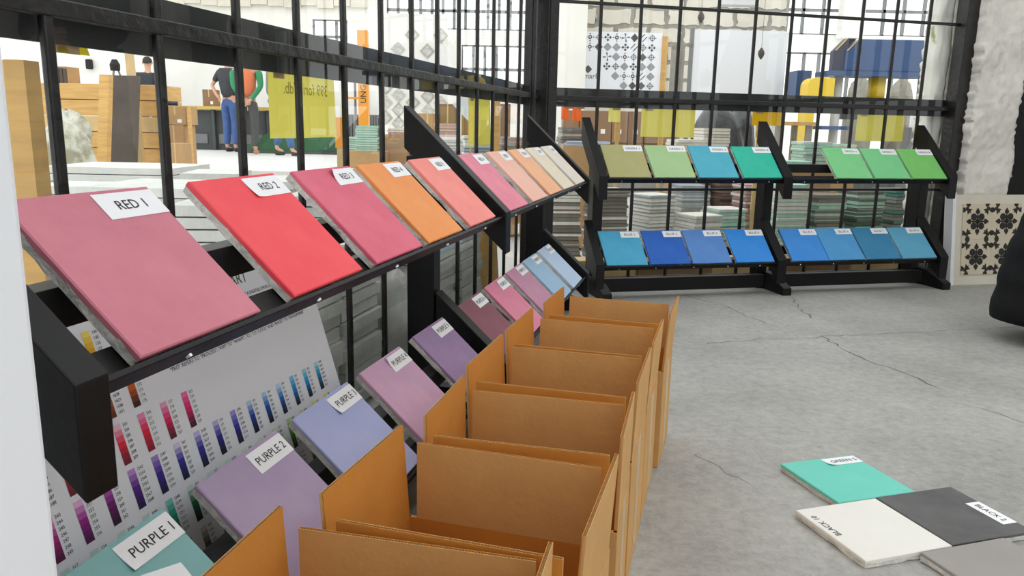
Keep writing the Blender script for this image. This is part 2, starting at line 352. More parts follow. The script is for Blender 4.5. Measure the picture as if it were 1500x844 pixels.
# ------------------------------------------------------------------ sample tiles
S = 0.2
def tile_meshes(seed, thick=0.018):
    r = random.Random(seed); a = 0.0016; top = MB()
    def ring(i, z): return [(i, i, z), (S - i, i, z), (S - i, S - i, z), (i, S - i, z)]
    lo = 0.0072
    n = 10; base = []; 
    per = [(i / n * S, 0) for i in range(n)] + [(S, i / n * S) for i in range(n)] + [(S - i / n * S, S) for i in range(n)] + [(0, S - i / n * S) for i in range(n)]
    def shr(p, d): return (S / 2 + (p[0] - S / 2) * (1 - d / (S / 2)), S / 2 + (p[1] - S / 2) * (1 - d / (S / 2)))
    m = len(per); v = []
    v += [(*shr(p, a), 0) for p in per]; v += [(*p, -a) for p in per]
    v += [(*shr(p, r.uniform(0, .0006)), -lo + r.uniform(-.0014, .0014)) for p in per]
    f = [tuple(range(m))] + [(i, i + m, (i + 1) % m + m, (i + 1) % m) for i in range(m)] + [(i + m, i + 2 * m, (i + 1) % m + 2 * m, (i + 1) % m + m) for i in range(m)] + [tuple(range(3 * m - 1, 2 * m - 1, -1))]
    top.add(v, f)
    bk = MB(); v = [(*shr(p, .0004), -lo + .0016) for p in per] + [(*shr(p, r.uniform(.0002, .0020)), -(lo + thick) / 2 + r.uniform(-.001, .001)) for p in per] + [(*shr(p, r.uniform(.0005, .0035)), -thick + r.uniform(-.0003, .0012)) for p in per]
    f = [tuple(range(m))] + [(i, i + m, (i + 1) % m + m, (i + 1) % m) for i in range(m)] + [(i + m, i + 2 * m, (i + 1) % m + 2 * m, (i + 1) % m + m) for i in range(m)] + [tuple(range(3 * m - 1, 2 * m - 1, -1))]
    bk.add(v, f); return top, bk
BACKS = [tile_meshes(i)[1].mesh('backing', M_conc) for i in range(5)]
def label_mesh(wd, ht, curl, corner=0):
    nx, ny = 10, 5; mb = MB()
    for i in range(nx + 1):
        for j in range(ny + 1):
            x, y = wd * i / nx, ht * j / ny
            dx = x if corner in (0, 2) else wd - x; dy = y if corner in (0, 1) else ht - y
            t = max(0, 1 - (dx / 0.03 + dy / 0.03)); mb.v.append((x, y, 0.0006 + curl * t * t))
    for i in range(nx):
        for j in range(ny):
            q = i * (ny + 1) + j; mb.f.append((q, q + ny + 1, q + ny + 2, q + 1)); mb.mi.append(0)
    return mb.mesh('label', M_paper)
def sample_tile(M, rgb, text, label, group, rgb2=None, lab=True, curl=0.0, corner=0, var=0.05, lw=0.092, txt_M=None, lab_M=None, cat='tile'):
    root = thing('cement_tile', M, label, cat, group)
    m = mat('pigment_' + text.lower().replace(' ', '_'), rgb, 0.62, var=var, scale=9, contrast=(0.25, 0.75), rgb2=rgb2, bump=0.05, bscale=80)
    top, _ = tile_meshes(sum(map(ord, text)) % 997); top.build('face_layer', m, root)
    inst('backing', random.choice(BACKS), root)
    if lab:
        LM = lab_M if lab_M is not None else Matrix.Translation((S - lw - 0.001, S - 0.006 - 0.036, 0))
        lo = inst('label', label_mesh(lw, 0.036, curl, corner), root, LM)
        inst('lettering', text_mesh(text, 0.0185, M_ink), lo, Matrix.Translation((lw * 0.5 + (0.004 if curl else 0), 0.017, 0.0011)))
    elif text and txt_M is not None:
        inst('lettering', text_mesh(text, 0.0185, M_ink), root, txt_M)
    return root
def on_rack(FM, tier, u):
    z0, th, y0 = (ZU, TU, 0.0) if tier == 0 else (ZL, TL_, -DN)
    return FM @ Matrix.Translation((u, y0, z0)) @ Matrix.Rotation(th, 4, 'X')
def rowtiles(FM, tier, prefix, rows, group, where):
    for num, u, rgb, rgb2, desc, curl, corner in rows:
        sample_tile(on_rack(FM, tier, u) @ Matrix.Rotation(R(random.uniform(-.3, .3)), 4, 'Z'), rgb, '%s %d' % (prefix, num), '%s cement tile labelled %s %d on %s' % (desc, prefix, num, where), group, rgb2, curl=curl, corner=corner)
rowtiles(LF, 0, 'RED', [
    (1, .0619, (190, 108, 124), (208, 128, 142), 'dusty rose', 0, 0), (2, .3416, (230, 62, 74), (243, 86, 92), 'bright red', .003, 0), (3, .5956, (206, 84, 108), (224, 112, 132), 'crimson pink', .014, 2),
    (4, .8311, (228, 136, 66), (236, 156, 88), 'orange', 0, 0), (5, 1.093, (234, 128, 120), (244, 150, 140), 'salmon pink', 0, 0), (6, 1.4356, (216, 118, 140), (234, 142, 160), 'candy pink', 0, 0),
    (7, 1.7076, (232, 176, 158), (240, 188, 170), 'pale peach pink', 0, 0), (8, 1.958, (234, 168, 126), (242, 184, 142), 'peach', 0, 0), (9, 2.2045, (222, 208, 184), (232, 220, 198), 'cream', 0, 0), (10, 2.456, (224, 214, 200), (232, 224, 212), 'off-white', 0, 0)],
    'red sample tiles', 'upper tier of left rack')
rowtiles(LF, 1, 'PURPLE', [
    (1, .0417, (118, 171, 173), (142, 190, 188), 'greyish teal', .004, 0), (2, .3068, (164, 144, 177), (180, 160, 187), 'mauve', 0, 0), (3, .5566, (157, 171, 216), (177, 176, 212), 'periwinkle blue', .005, 0),
    (4, .8095, (188, 152, 187), (214, 167, 188), 'lilac pink', .006, 2), (5, 1.0907, (143, 115, 158), (163, 135, 172), 'muted violet', 0, 0), (6, 1.4196, (124, 70, 84), (146, 88, 100), 'maroon', 0, 0),
    (7, 1.6757, (210, 118, 146), (222, 136, 160), 'rose pink', .004, 2), (8, 1.9298, (184, 128, 156), (198, 144, 166), 'dusky pink', 0, 0), (9, 2.1643, (148, 182, 212), (162, 192, 216), 'light blue', 0, 0), (10, 2.4201, (178, 200, 226), (188, 208, 230), 'very pale blue', .005, 2)],
    'purple sample tiles', 'lower tier of left rack')
rowtiles(BF, 0, 'GREEN', [
    (1, .0329, (164, 162, 104), (176, 172, 120), 'olive green', 0, 0), (2, .2494, (156, 192, 134), (168, 202, 148), 'sage green', 0, 0), (3, .4676, (66, 166, 190), (84, 178, 198), 'turquoise blue', 0, 0), (4, .6931, (20, 176, 148), (50, 192, 166), 'emerald green', 0, 0),
    (6, 1.1835, (116, 200, 130), (130, 208, 142), 'mint green', 0, 0), (7, 1.3979, (112, 198, 132), (126, 206, 144), 'soft spring green', 0, 0), (8, 1.6112, (110, 190, 96), (126, 200, 110), 'grass green', 0, 0)],
    'green sample tiles', 'upper tier of back rack')
rowtiles(BF, 1, 'BLUE', [
    (1, .035, (58, 158, 200), (78, 172, 206), 'sky blue', 0, 0), (2, .2493, (16, 88, 184), (34, 104, 194), 'deep royal blue', 0, 0), (3, .4605, (76, 128, 200), (94, 144, 206), 'slate blue', 0, 0), (4, .684, (34, 130, 220), (56, 146, 224), 'vivid azure', 0, 0),
    (5, .981, (46, 132, 216), (66, 146, 220), 'bright azure', 0, 0), (6, 1.1845, (66, 146, 206), (84, 158, 210), 'medium blue', 0, 0), (7, 1.3933, (44, 122, 166), (60, 136, 176), 'dark steel blue', 0, 0), (8, 1.6036, (82, 158, 194), (100, 170, 200), 'greyish light blue', 0, 0)],
    'blue sample tiles', 'lower tier of back rack')
cd_ = thing('paper_card', on_rack(LF, 1, .0417) @ Matrix.Translation((.096, .112, .0012)) @ Matrix.Rotation(R(-18), 4, 'Z'), 'small folded white card lying on the PURPLE 1 tile', 'card')
MB().box(0, .055, 0, .040, 0, .0006).build('lower_leaf', M_paper, cd_); MB().box(0, .055, -.040, 0, 0, .0006).build('upper_leaf', M_paper, cd_, Matrix.Translation((0, .040, .0008)) @ Matrix.Rotation(R(-14), 4, 'X'))
# tiles lying on the floor (frame: x towards the right edge, y away from viewer; origin front-left corner of the face)
def on_floor(TLx, TLy, yaw, z=0.0185):
    c, s = math.cos(yaw), math.sin(yaw)
    return T(TLx + s * S, TLy - c * S, z, yaw)
sample_tile(on_floor(.6359, 1.7180, .302), (100, 198, 180), 'GREEN 5', 'mint turquoise cement tile labelled GREEN 5 lying on the floor', 'tiles on the floor', (114, 206, 190), curl=.004, corner=0)
sample_tile(on_floor(.5921, 1.4901, .3083), (226, 224, 216), 'BLACK 10', 'white cement tile with BLACK 10 written on it lying on the floor', 'tiles on the floor', (232, 230, 224), lab=False, txt_M=Matrix.Translation((0.017, 0.128, .0006)) @ Matrix.Rotation(R(90), 4, 'Z'))
sample_tile(on_floor(.7855, 1.5535, .300, .0195), (74, 74, 74), 'BLACK 2', 'mottled charcoal cement tile labelled BLACK 2 lying on the floor', 'tiles on the floor', (104, 104, 103), var=0.2,
            lab_M=Matrix.Translation((S - 0.037, 0.126, 0)) @ Matrix.Rotation(R(-90), 4, 'Z'))
sample_tile(on_floor(.7690, 1.3315, .310, .0200), (146, 142, 137), 'grey', 'plain grey cement tile lying nearest on the floor', 'tiles on the floor', (156, 152, 147), lab=False)

# ------------------------------------------------------------------ cardboard boxes
def panel(length, height, t=0.005, flute=True):          # corrugated sheet, x along, z up, y thickness
    mb = MB(); l = 0.0007
    mb.box(0, length, 0, l, 0, height, None, 0); mb.box(0, length, t - l, t, 0, height, None, 1)
    if flute:
        n = int(length / 0.0035); vs_ = []; m = n * 2
        for i in range(m + 1):
            x = length * i / m; y = l if i % 2 else t - l; vs_ += [(x, y, 0), (x, y, height)]
        mb.add(vs_, [(2 * i, 2 * i + 2, 2 * i + 3, 2 * i + 1) for i in range(m)], 2)
    return mb
def carton(u0, u1, n0, n1, tilt, label, H=0.235, fb=0.112, fs=0.137, rot=0.0):
    L, W = u1 - u0, n1 - n0                              # L along the wall, W away from it
    M = LF @ T((u0 + u1) / 2, -(n0 + n1) / 2, 0, rot)
    root = thing('cardboard_box', M, label, 'box', 'open cardboard boxes in a row')
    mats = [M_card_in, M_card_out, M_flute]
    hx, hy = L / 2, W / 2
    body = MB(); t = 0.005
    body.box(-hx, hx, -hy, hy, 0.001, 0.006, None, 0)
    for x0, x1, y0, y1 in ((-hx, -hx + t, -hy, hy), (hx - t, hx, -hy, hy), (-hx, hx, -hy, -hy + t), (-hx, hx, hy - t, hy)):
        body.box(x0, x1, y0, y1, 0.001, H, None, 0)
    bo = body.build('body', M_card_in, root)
    skin = MB(); e = 0.0006
    for x0, x1, y0, y1 in ((-hx - e, -hx, -hy, hy), (hx, hx + e, -hy, hy), (-hx, hx, -hy - e, -hy), (-hx, hx, hy, hy + e)): skin.box(x0, x1, y0, y1, 0.001, H)
    skin.build('outer_liner', M_card_out, root)
    wl = W - 0.03
    # flap order: far end (+x), near end (-x), wall side (+y), room side (-y)
    tb, tf, tw, tr = tilt
    def put(mb, Mx): return mb.build('flap', mats, root, Mx)
    put(panel(wl, fb), Matrix.Translation((hx - 0.005, -wl / 2, H)) @ Matrix.Rotation(R(tb), 4, 'Y') @ Matrix.Rotation(R(90), 4, 'Z') @ Matrix.Translation((0, -0.005, 0)))
    put(panel(wl, fb), Matrix.Translation((-hx + 0.005, wl / 2, H)) @ Matrix.Rotation(R(-tf), 4, 'Y') @ Matrix.Rotation(R(-90), 4, 'Z') @ Matrix.Translation((0, -0.005, 0)))
    ll = L - 0.012
    put(panel(ll, fs), Matrix.Translation((-ll / 2, hy - 0.005, H)) @ Matrix.Rotation(R(-tw), 4, 'X'))
    put(panel(ll, fs), Matrix.Translation((ll / 2, -hy + 0.005, H)) @ Matrix.Rotation(R(tr), 4, 'X') @ Matrix.Rotation(R(180), 4, 'Z'))
    MB().box(-0.025, 0.025, -hy - 0.0012, -hy - 0.0007, 0.02, H).build('tape', M_tape, root)
    return root
carton(1.230, 1.445, .140, .425, (2, 2, 2, 4), 'open cardboard box farthest from the viewer, by the back rack', rot=R(-2.5))
carton(.960, 1.187, .120, .407, (1, 2, 3, 3), 'open cardboard box second from the back of the row', rot=R(-1.5))
carton(.708, .944, .115, .402, (0, 0, 3, 2), 'open cardboard box third from the back of the row, beside PURPLE 5', rot=R(-1))
carton(.466, .672, .122, .402, (0, 1, 1, 1), 'open cardboard box with tape-torn flaps, fourth from the back', rot=R(1))
carton(.200, .431, .107, .395, (1, 1, 4, 3), 'open cardboard box second from the near end, beside PURPLE 3', rot=R(-2))
carton(-.040, .184, .075, .368, (0, 0, 3, 1), 'open cardboard box nearest to the viewer, cut by the lower frame edge', rot=R(1.5))

# ------------------------------------------------------------------ colour chart leaning behind the left rack
def chart():
    th = R(74.1076); n0, z0 = 0.250, 0.417        # v = 0 line (y towards glass), v grows downwards
    # local: x along wall, y up the sheet, z out of the sheet
    M = LF @ Matrix.Translation((0, n0, z0)) @ Matrix.Rotation(th, 4, 'X')
    root = thing('colour_chart', M, 'large white printed colour chart leaning on the glass behind the left rack', 'poster')
    uL, uR = 0.06, 0.862
    MB().box(uL, uR, -0.428, 0.123, -0.002, 0).build('sheet', M_chart, root)
    def strip(x, top, colors, n, h=0.0546):
        v, f, cols = [], [], []
        for i in range(n):
            t = i / (n - 1); k = t * (len(colors) - 1); a = int(min(k, len(colors) - 2)); q = k - a
            c = [colors[a][j] * (1 - q) + colors[a + 1][j] * q for j in range(3)]
            y1 = -top - h * i / n; y0 = -top - h * (i + 1) / n; o = len(v)
            v.extend([(x, y0, .0004), (x + .0135, y0, .0004), (x + .0135, y1, .0004), (x, y1, .0004)]); f.append((o, o + 1, o + 2, o + 3)); cols.append((*lin(c), 1))
        sw = bpy.data.meshes.new('swatch_strip'); sw.from_pydata(v, [], f); ca = sw.color_attributes.new('ink', 'FLOAT_COLOR', 'CORNER')
        for i, c in enumerate(cols):
            for k in range(4): ca.data[i * 4 + k].color = c
        sw.materials.append(M_swatch); inst('swatch_strip', sw, root)
    X = lambda k: 0.1455 + 0.0460 * k
    nums = []
    def row(top, ks, palettes, starts):
        for k, pal, st in zip(ks, palettes, starts):
            strip(X(k), top, pal, 7); nums.append((X(k), top, st))
    ora = lambda a: [(250, 215 - a, 120 - a), (240, 150 - a, 30), (120, 60 - a * .3, 15)]
    row(-0.0950, range(0, 8), [[(250, 225, 110), (230, 170, 20), (110, 80, 10)]] * 8, [120, 127, 134, 134, 141, 148, 155, 162])
    row(-0.0300, [1, 2, 3, 4], [[(250, 190, 150), (215, 90, 40), (110, 45, 30)], [(250, 190, 150), (210, 80, 45), (120, 50, 35)], [(250, 170, 110), (200, 90, 25), (110, 45, 20)], [(245, 160, 60), (200, 90, 15), (60, 25, 15)]], [156, 162, 1625, 169])
    row(0.0345, [0, 1, 2, 3, 4, 5, 6], [[(220, 120, 150), (150, 20, 50), (90, 20, 40)], [(235, 130, 150), (200, 20, 50), (110, 20, 40)], [(230, 150, 180), (190, 20, 50), (90, 20, 40)], [(240, 190, 210), (225, 20, 60), (110, 15, 35)], [(240, 140, 190), (220, 15, 60), (140, 15, 40)], [(235, 160, 200), (215, 15, 90), (90, 15, 45)], [(240, 110, 170), (215, 10, 100), (70, 10, 40)]], [182, 189, 196, 203, 210, 217, 223])
    pc = [[(235, 170, 220), (170, 30, 120), (90, 15, 70)], [(230, 180, 225), (150, 20, 130), (80, 15, 80)], [(200, 110, 200), (110, 15, 110), (50, 10, 50)], [(190, 140, 215), (80, 20, 130), (40, 15, 80)], [(160, 130, 205), (50, 25, 140), (25, 15, 70)],
          [(215, 205, 235), (40, 35, 140), (15, 15, 60)], [(190, 185, 230), (40, 35, 145), (20, 15, 60)], [(180, 180, 225), (30, 30, 130), (15, 12, 45)], [(150, 145, 215), (35, 40, 150), (10, 15, 50)], [(180, 205, 235), (15, 50, 150), (10, 15, 45)],
          [(170, 205, 235), (10, 70, 165), (8, 15, 40)], [(185, 215, 240), (10, 90, 180), (8, 15, 40)], [(110, 195, 235), (0, 120, 190), (5, 25, 45)], [(150, 210, 230), (0, 130, 200), (5, 30, 45)], [(170, 215, 230), (0, 125, 175), (5, 30, 40)]]
    row(0.0970, range(0, 15), pc, [243, 250, 256, 2562, 2587, 263, 2635, 270, 2705, 277, 283, 290, 297, 299, 3005])
    pg = [[(196, 222, 216), (60, 150, 140), (10, 60, 60)]] * 4 + [[(120, 205, 190), (20, 150, 130), (10, 80, 70)], [(205, 225, 215), (20, 90, 60), (8, 40, 25)], [(205, 228, 215), (40, 110, 70), (15, 50, 30)], [(205, 230, 215), (50, 120, 70), (15, 50, 30)], [(210, 230, 210), (60, 130, 60), (20, 60, 20)],
          [(215, 232, 210), (70, 140, 60), (20, 60, 20)], [(215, 235, 205), (70, 150, 40), (25, 60, 15)], [(185, 215, 130), (70, 140, 40), (25, 60, 15)], [(222, 232, 190), (150, 180, 40), (60, 80, 15)], [(225, 230, 120), (190, 200, 40), (90, 90, 15)], [(230, 230, 90), (200, 200, 30), (95, 95, 15)]]
    row(0.1620, range(0, 15), pg, [317, 324, 3242, 3295, 3248, 331, 337, 3375, 344, 351, 357, 358, 364, 372, 381])
    row(0.2270, range(2, 15), [[(200, 200, 195), (90, 85, 80), (25, 25, 25)]] * 13, [404, 411, 418, 425, 432, 439, 446, 453, 460, 467, 474, 481, 488])
    row(0.2920, range(2, 15), [[(215, 205, 200), (120, 80, 70), (45, 25, 25)]] * 13, [490, 497, 504, 511, 518, 525, 532, 539, 546, 553, 560, 567, 574])
    for x, top, st in nums:
        body = '\n'.join(str(st + i) for i in range(7))
        me = text_mesh(body, 0.0060, M_ink, 'LEFT', 1.30); inst('lettering', me, root, Matrix.Translation((x + 0.017, -top - 0.0275, .0005)))
    inst('lettering', text_mesh('COLOUR CHART', 0.026, mat('chart_green_ink', (30, 90, 40), 0.7), 'RIGHT'), root, Matrix.Translation((0.662, 0.100, .0006)))
    for i, s in enumerate(('SIMULATION OF SPOT COLOURS ON A DIGITAL CMYK DEVICE', 'THE PRINTED RESULT MAY DIFFER FROM THE COLOUR SHOWN')):
        inst('lettering', text_mesh(s, 0.0085, M_ink, 'RIGHT'), root, Matrix.Translation((0.745, 0.072 - 0.011 * i, .0006)))
    for i, s in enumerate(('SOME COLOUR NAMES HAVE BEEN ABBREVIATED IN ORDER TO SAVE SPACE', '"PRO" REFERS TO "PROCESS", "WM" TO "WARM", "CL" TO "COOL" AND "RHOD" TO "RHODAMINE"')):
        inst('lettering', text_mesh(s, 0.0088, M_ink, 'LEFT'), root, Matrix.Translation((0.416, 0.016 - 0.013 * i, .0006)))
def swatch_material():
    m = bpy.data.materials.new('printed_swatches'); m.use_nodes = True; a = m.node_tree.nodes.new('ShaderNodeAttribute'); a.attribute_name = 'ink'
    m.node_tree.links.new(a.outputs['Color'], m.node_tree.nodes['Principled BSDF'].inputs['Base Color']); m.node_tree.nodes['Principled BSDF'].inputs['Roughness'].default_value = 0.6
    return m
M_swatch = swatch_material()
M_chart = mat('chart_paper', (232, 234, 240), 0.45)
chart()

# ================================================================== the hall beyond the glass
def pbox(pl, pr, pt, pb, Y, depth=0.3, name=None, material=None, parent=None, z0=None, bevel=0):
    """box whose front face spans the given photo rectangle at depth Y; z0 sets its foot"""
    a, b = at(pl, pt, Y), at(pr, pb, Y); c = at(pl, pb, Y)
    lo = z0 if z0 is not None else min(b.z, c.z)
    mb = MB().box(a.x, b.x, Y, Y + depth, lo, a.z)
    return mb.build(name, material, parent, bevel=bevel) if name else mb
def single(o, label, cat, group=None): return tag(o, label, cat, group)
def zat(py, Y, px=750): return at(px, py, Y).z

# ---- far walls and windows of the hall
def wall_with_openings(name, x0, x1, y, z0, z1, holes, material, label, t=0.2):
    xs = sorted({x0, x1, *[h[0] for h in holes], *[h[1] for h in holes]}); zs = sorted({z0, z1, *[h[2] for h in holes], *[h[3] for h in holes]})
    mb = MB()
    for a, b in zip(xs[:-1], xs[1:]):
        for c, d in zip(zs[:-1], zs[1:]):
            if not any(h[0] <= (a + b) / 2 <= h[1] and h[2] <= (c + d) / 2 <= h[3] for h in holes): mb.box(a, b, y, y + t, c, d)
    return struct(mb.build(name, material), label)
def window_grid(name, x0, x1, y, z0, z1, nx, nz, label, bar=0.05, m=None):
    root = struct(empty(name, Matrix.Translation((0, y, 0))), label)
    for i in range(nx + 1): MB().box(-bar / 2, bar / 2, -.03, .03, z0, z1).build('mullion', m or M_grey, root, Matrix.Translation((x0 + (x1 - x0) * i / nx, 0, 0)))
    for k in range(nz + 1): MB().box(x0, x1, -.03, .03, -bar / 2, bar / 2).build('rail', m or M_grey, root, Matrix.Translation((0, 0, z0 + (z1 - z0) * k / nz)))
    for i in range(nx):
        for k in range(nz):
            MB().box(x0 + (x1 - x0) * i / nx + bar / 2, x0 + (x1 - x0) * (i + 1) / nx - bar / 2, -.003, .003, z0 + (z1 - z0) * k / nz + bar / 2, z0 + (z1 - z0) * (k + 1) / nz - bar / 2).build('pane', M_glass, root)
    return root
Yw = 17.0
xa, xb = at(458, 50, Yw).x, at(509, 50, Yw).x
w1r = at(556, 100, Yw).x
wall_with_openings('wall_hall_left', -16, w1r, Yw, 0.2, 4.2, [(xa, xb, zat(84, Yw), zat(34, Yw))], M_wallp, 'white far wall of the hall behind the workers')
window_grid('window_3', xa, xb, Yw + 0.08, zat(84, Yw), zat(34, Yw), 3, 2, 'small bright window in the far white wall', .05)
co = MB(); r5 = random.Random(9)
for i in range(40):
    x = -16 + i * 0.34
    if x < w1r - .3: co.box(x, x + 0.33, Yw - 0.10 - r5.uniform(0, .03), Yw, zat(17, Yw) + r5.uniform(-.03, .03), zat(-30, Yw))
struct(co.build('trim_3', M_block), 'crumbling masonry cornice high on the far wall')
Yf = 21.0
xl, xr = at(556, 100, Yf).x, at(812, 100, Yf).x
zb0, zb1 = zat(136, Yf, 700), zat(66, Yf, 700)
zc0, zc1 = zat(44, Yf, 700), zat(-40, Yf, 700)
xw = at(676, 100, Yf).x
wall_with_openings('wall_hall_back', xl, xr, Yf, 0, 5.2, [(xw, xr - 0.3, zb0, zb1), (xl + 0.2, xr - 0.3, zc0, zc1)], M_wallp, 'far end wall of the hall with tall windows')
window_grid('window_4', xw, xr - 0.3, Yf + .08, zb0, zb1, 7, 2, 'tall bright factory window at the far end of the hall', .07)
window_grid('window_5', xl + 0.2, xr - 0.3, Yf + .08, zc0, zc1, 14, 3, 'high strip window at the far end of the hall', .07)
# block wall, column
Yb = 9.3
bl, br = at(850, 60, Yb).x, at(1152, 60, Yb).x
bwall = struct(MB().box(bl, br, Yb, Yb + 0.25, 0, 2.75).build('wall_hall_blocks', M_mort), 'peeling whitewashed block wall')
rb = random.Random(11); bh, bwid = 0.195, 0.385
for k in range(13):
    x = bl - (0.19 if k % 2 else 0.0)
    while x < br - 0.05:
        x0, x1 = max(x, bl) + 0.02, min(x + bwid, br) - 0.02; z0, z1 = 0.15 + k * bh + 0.018, 0.15 + (k + 1) * bh - 0.018
        if x1 - x0 > 0.08:
            poly = []
            for a, b, n in (((x0, z0), (x1, z0), 6), ((x1, z0), (x1, z1), 4), ((x1, z1), (x0, z1), 6), ((x0, z1), (x0, z0), 4)):
                for i in range(n): t = i / n; poly.append((a[0] + (b[0] - a[0]) * t + rb.uniform(-.012, .022) * (1 if a[0] == x0 else -1), a[1] + (b[1] - a[1]) * t + rb.uniform(-.012, .016) * (1 if a[1] == z0 else -1)))
            MB().prism(poly, 'y', Yb - 0.012, Yb).build('block', M_block, bwall)
        x += bwid
struct(pbox(818, 856, -60, 150, 8.9, 0.35, 'wall_column', M_wallp, None, 0), 'white column at the end of the block wall')
# right side windows
Yr = 15.0
x0, x1 = at(1108, 60, Yr).x, at(1470, 60, Yr).x
zr0, zr1, zr2, zr3 = zat(150, Yr, 1250), zat(78, Yr, 1250), zat(52, Yr, 1250), zat(-60, Yr, 1250)
wall_with_openings('wall_hall_right', x0, x1 + 1, Yr, 0, zr3 + .5, [(x0 + .1, x1, zr0, zr1), (x0 + .1, x1, zr2, zr3)], M_wallp, 'far window wall behind the blue press')
window_grid('window_6', x0 + .1, x1, Yr + .08, zr0, zr1, 16, 1, 'low factory window behind the blue press', .05)
window_grid('window_7', x0 + .1, x1, Yr + .08, zr2, zr3, 12, 3, 'high factory window above the blue press', .05)
struct(pbox(1244, 1264, -60, 55, Yr - .3, 0.25, 'wall_column', M_wallp), 'white column between the high windows')
pm = mat('mossy_plaster', (222, 220, 212), 0.9, rgb2=(150, 158, 92), scale=5, contrast=(0.58, 0.63), bump=.6, bscale=6)
struct(rough_slab(1.995, 2.06, 0.37, 0.45, 0, 2.6, 6, 60, 0.015, 8).build('wall_outer_pier', pm, None, BF, smooth=True), 'mossy plaster pier just outside the back glazing')
bm_ = MB().box(at(1000, 0, 6.2).x, at(1200, 0, 6.2).x, 6.12, 6.28, 2.95, 3.1); struct(bm_.build('trim_4', M_grey), 'steel beam over the hall')

# ---- tile stacks (each tile its own thing)
TS = MB().box(-.1, .1, -.1, .1, 0, .0125, None, 0).box(-.0995, .0995, -.0995, .0995, .0125, .019, None, 1).mesh('stack_tile', [M_slab, M_slab])
cols_ = {}
def tmat(rgb):
    if rgb not in cols_: cols_[rgb] = mat('stack_%d_%d_%d' % rgb, rgb, 0.85, var=0.10, scale=20)
    return cols_[rgb]
def tile_stack(x, y, rz, n, palette, label, group, z0=0.0, jit=.009, sx=1.0, th=0.0215):
    r = random.Random(int(x * 1000) + n)
    for i in range(n):
        M = T(x + r.uniform(-jit, jit), y + r.uniform(-jit, jit), z0 + i * th + .0002, rz + r.uniform(-.03, .03)) @ Matrix.Diagonal((sx, sx, th / .0215, 1))
        o = inst('stack_tile', TS, None, M, tmat(r.choice(palette[-2:] if len(palette) > 2 else palette))); tag(o, label, 'tile', group)
        o.material_slots[1].link = 'OBJECT'; o.material_slots[1].material = tmat(r.choice(palette))
W, G1, G2, G3 = (214, 212, 204), (150, 150, 142), (120, 118, 110), (186, 188, 184)
MINT, TEAL, DG, PINK, BRN, BG = (170, 206, 190), (96, 142, 132), (92, 104, 90), (190, 158, 156), (116, 100, 88), (150, 162, 170)
def floor_stack(px, Y, ytop, rz, palette, label, group='tile stacks behind the back glazing', **k):
    p = at(px, ytop, Y); n = max(2, int(round(p.z / 0.0215))); tile_stack(p.x, Y, rz, n, palette, label, group, **k)
floor_stack(822, 4.50, 283, .1, [BRN, G2, W], 'brown and grey tile in the stack by the corner post')
floor_stack(888, 4.62, 277, .25, [BRN, G1, W, G2], 'brownish tile in the stack behind the GREEN 1 end')
floor_stack(957, 4.85, 284, .5, [G3, BG, W], 'pale bluish tile in the stack behind BLUE 2')
floor_stack(1012, 5.40, 268, .2, [W, G3, BG], 'white tile in the rear stack behind BLUE 3')
floor_stack(1022, 4.75, 312, .45, [G3, W], 'off-white tile in the low stack behind BLUE 3')
floor_stack(1060, 4.95, 302, .3, [W, TEAL, MINT, G3], 'green edged tile in the low stack behind BLUE 4')
floor_stack(1066, 5.65, 262, .2, [BRN, (140, 118, 108)], 'dark brown tile in the stack behind BLUE 4')
floor_stack(1104, 5.30, 270, .2, [PINK, (176, 140, 140), W], 'pink tile in the stack beside the middle post')
floor_stack(1152, 4.75, 268, .15, [(226, 230, 226), MINT, W], 'white and mint tile in the stack behind BLUE 5')
floor_stack(1204, 4.85, 283, .28, [G1, G2, MINT], 'grey green tile in the stack behind BLUE 5 and BLUE 6')
floor_stack(1262, 4.95, 278, .3, [TEAL, G1, DG, MINT], 'teal tile in the stack behind BLUE 6 and BLUE 7')
floor_stack(1316, 5.10, 276, .3, [DG, G1, TEAL], 'dark green tile in the stack behind BLUE 7 and BLUE 8')
for i in range(5):
    tag(MB().box(0, .40, 0, .12, 0, .12 - .012 * (i % 2)).build('timber_beam', (M_woodd, M_brown)[i % 2], None, BF @ T(-.05 + i * .42, .40 + .01 * (i % 3), 0), bevel=.004), ('low timber beam on the hall floor below BLUE 1', 'low timber beam on the hall floor below BLUE 3', 'low timber beam on the hall floor below BLUE 4', 'low timber beam on the hall floor below BLUE 6', 'low timber beam on the hall floor below BLUE 8')[i], 'beam', 'timber beams outside the back glazing')
# upper stacks stand on pallets
def on_block(px, Y, ytop, ybase, rz, palette, label, blockname, blocklabel, wd=.34, material=None, group='tile stacks on pallets in the hall', sx=1.0):
    p = at(px, ytop, Y); zb = zat(ybase, Y, px); n = max(2, int(round((p.z - zb) / .0215)))
    root = thing(blockname, T(p.x, Y, 0), blocklabel, 'pallet box', 'pallet boxes under tile stacks')
    MB().box(-wd / 2, wd / 2, -wd / 2, wd / 2, 0.08, zb - .001).build('carton_body', material or M_brown2, root); 
    for s in (-1, 0, 1): MB().box(s * wd * .4 - .03, s * wd * .4 + .03, -wd / 2, wd / 2, 0, .08).build('runner', M_woodd, root)
    tile_stack(p.x, Y, rz, n, palette, label, group, z0=zb, sx=sx)
on_block(840, 5.7, 186, 240, .1, [G1, (168, 160, 146), G2], 'greyish tile on the pallet behind the corner', 'pallet_box', 'pallet box under the tall greyish stack near the corner')
on_block(1043, 5.9, 187, 218, .15, [W, (206, 198, 182)], 'cream tile in the stack above GREEN 3', 'pallet_box', 'pallet box under the cream stack above GREEN 3', wd=.22)
on_block(1003, 5.7, 204, 222, .2, [W, (214, 206, 190)], 'cream tile in the short stack above GREEN 2', 'pallet_box', 'pallet box under the short cream stack', wd=.22)
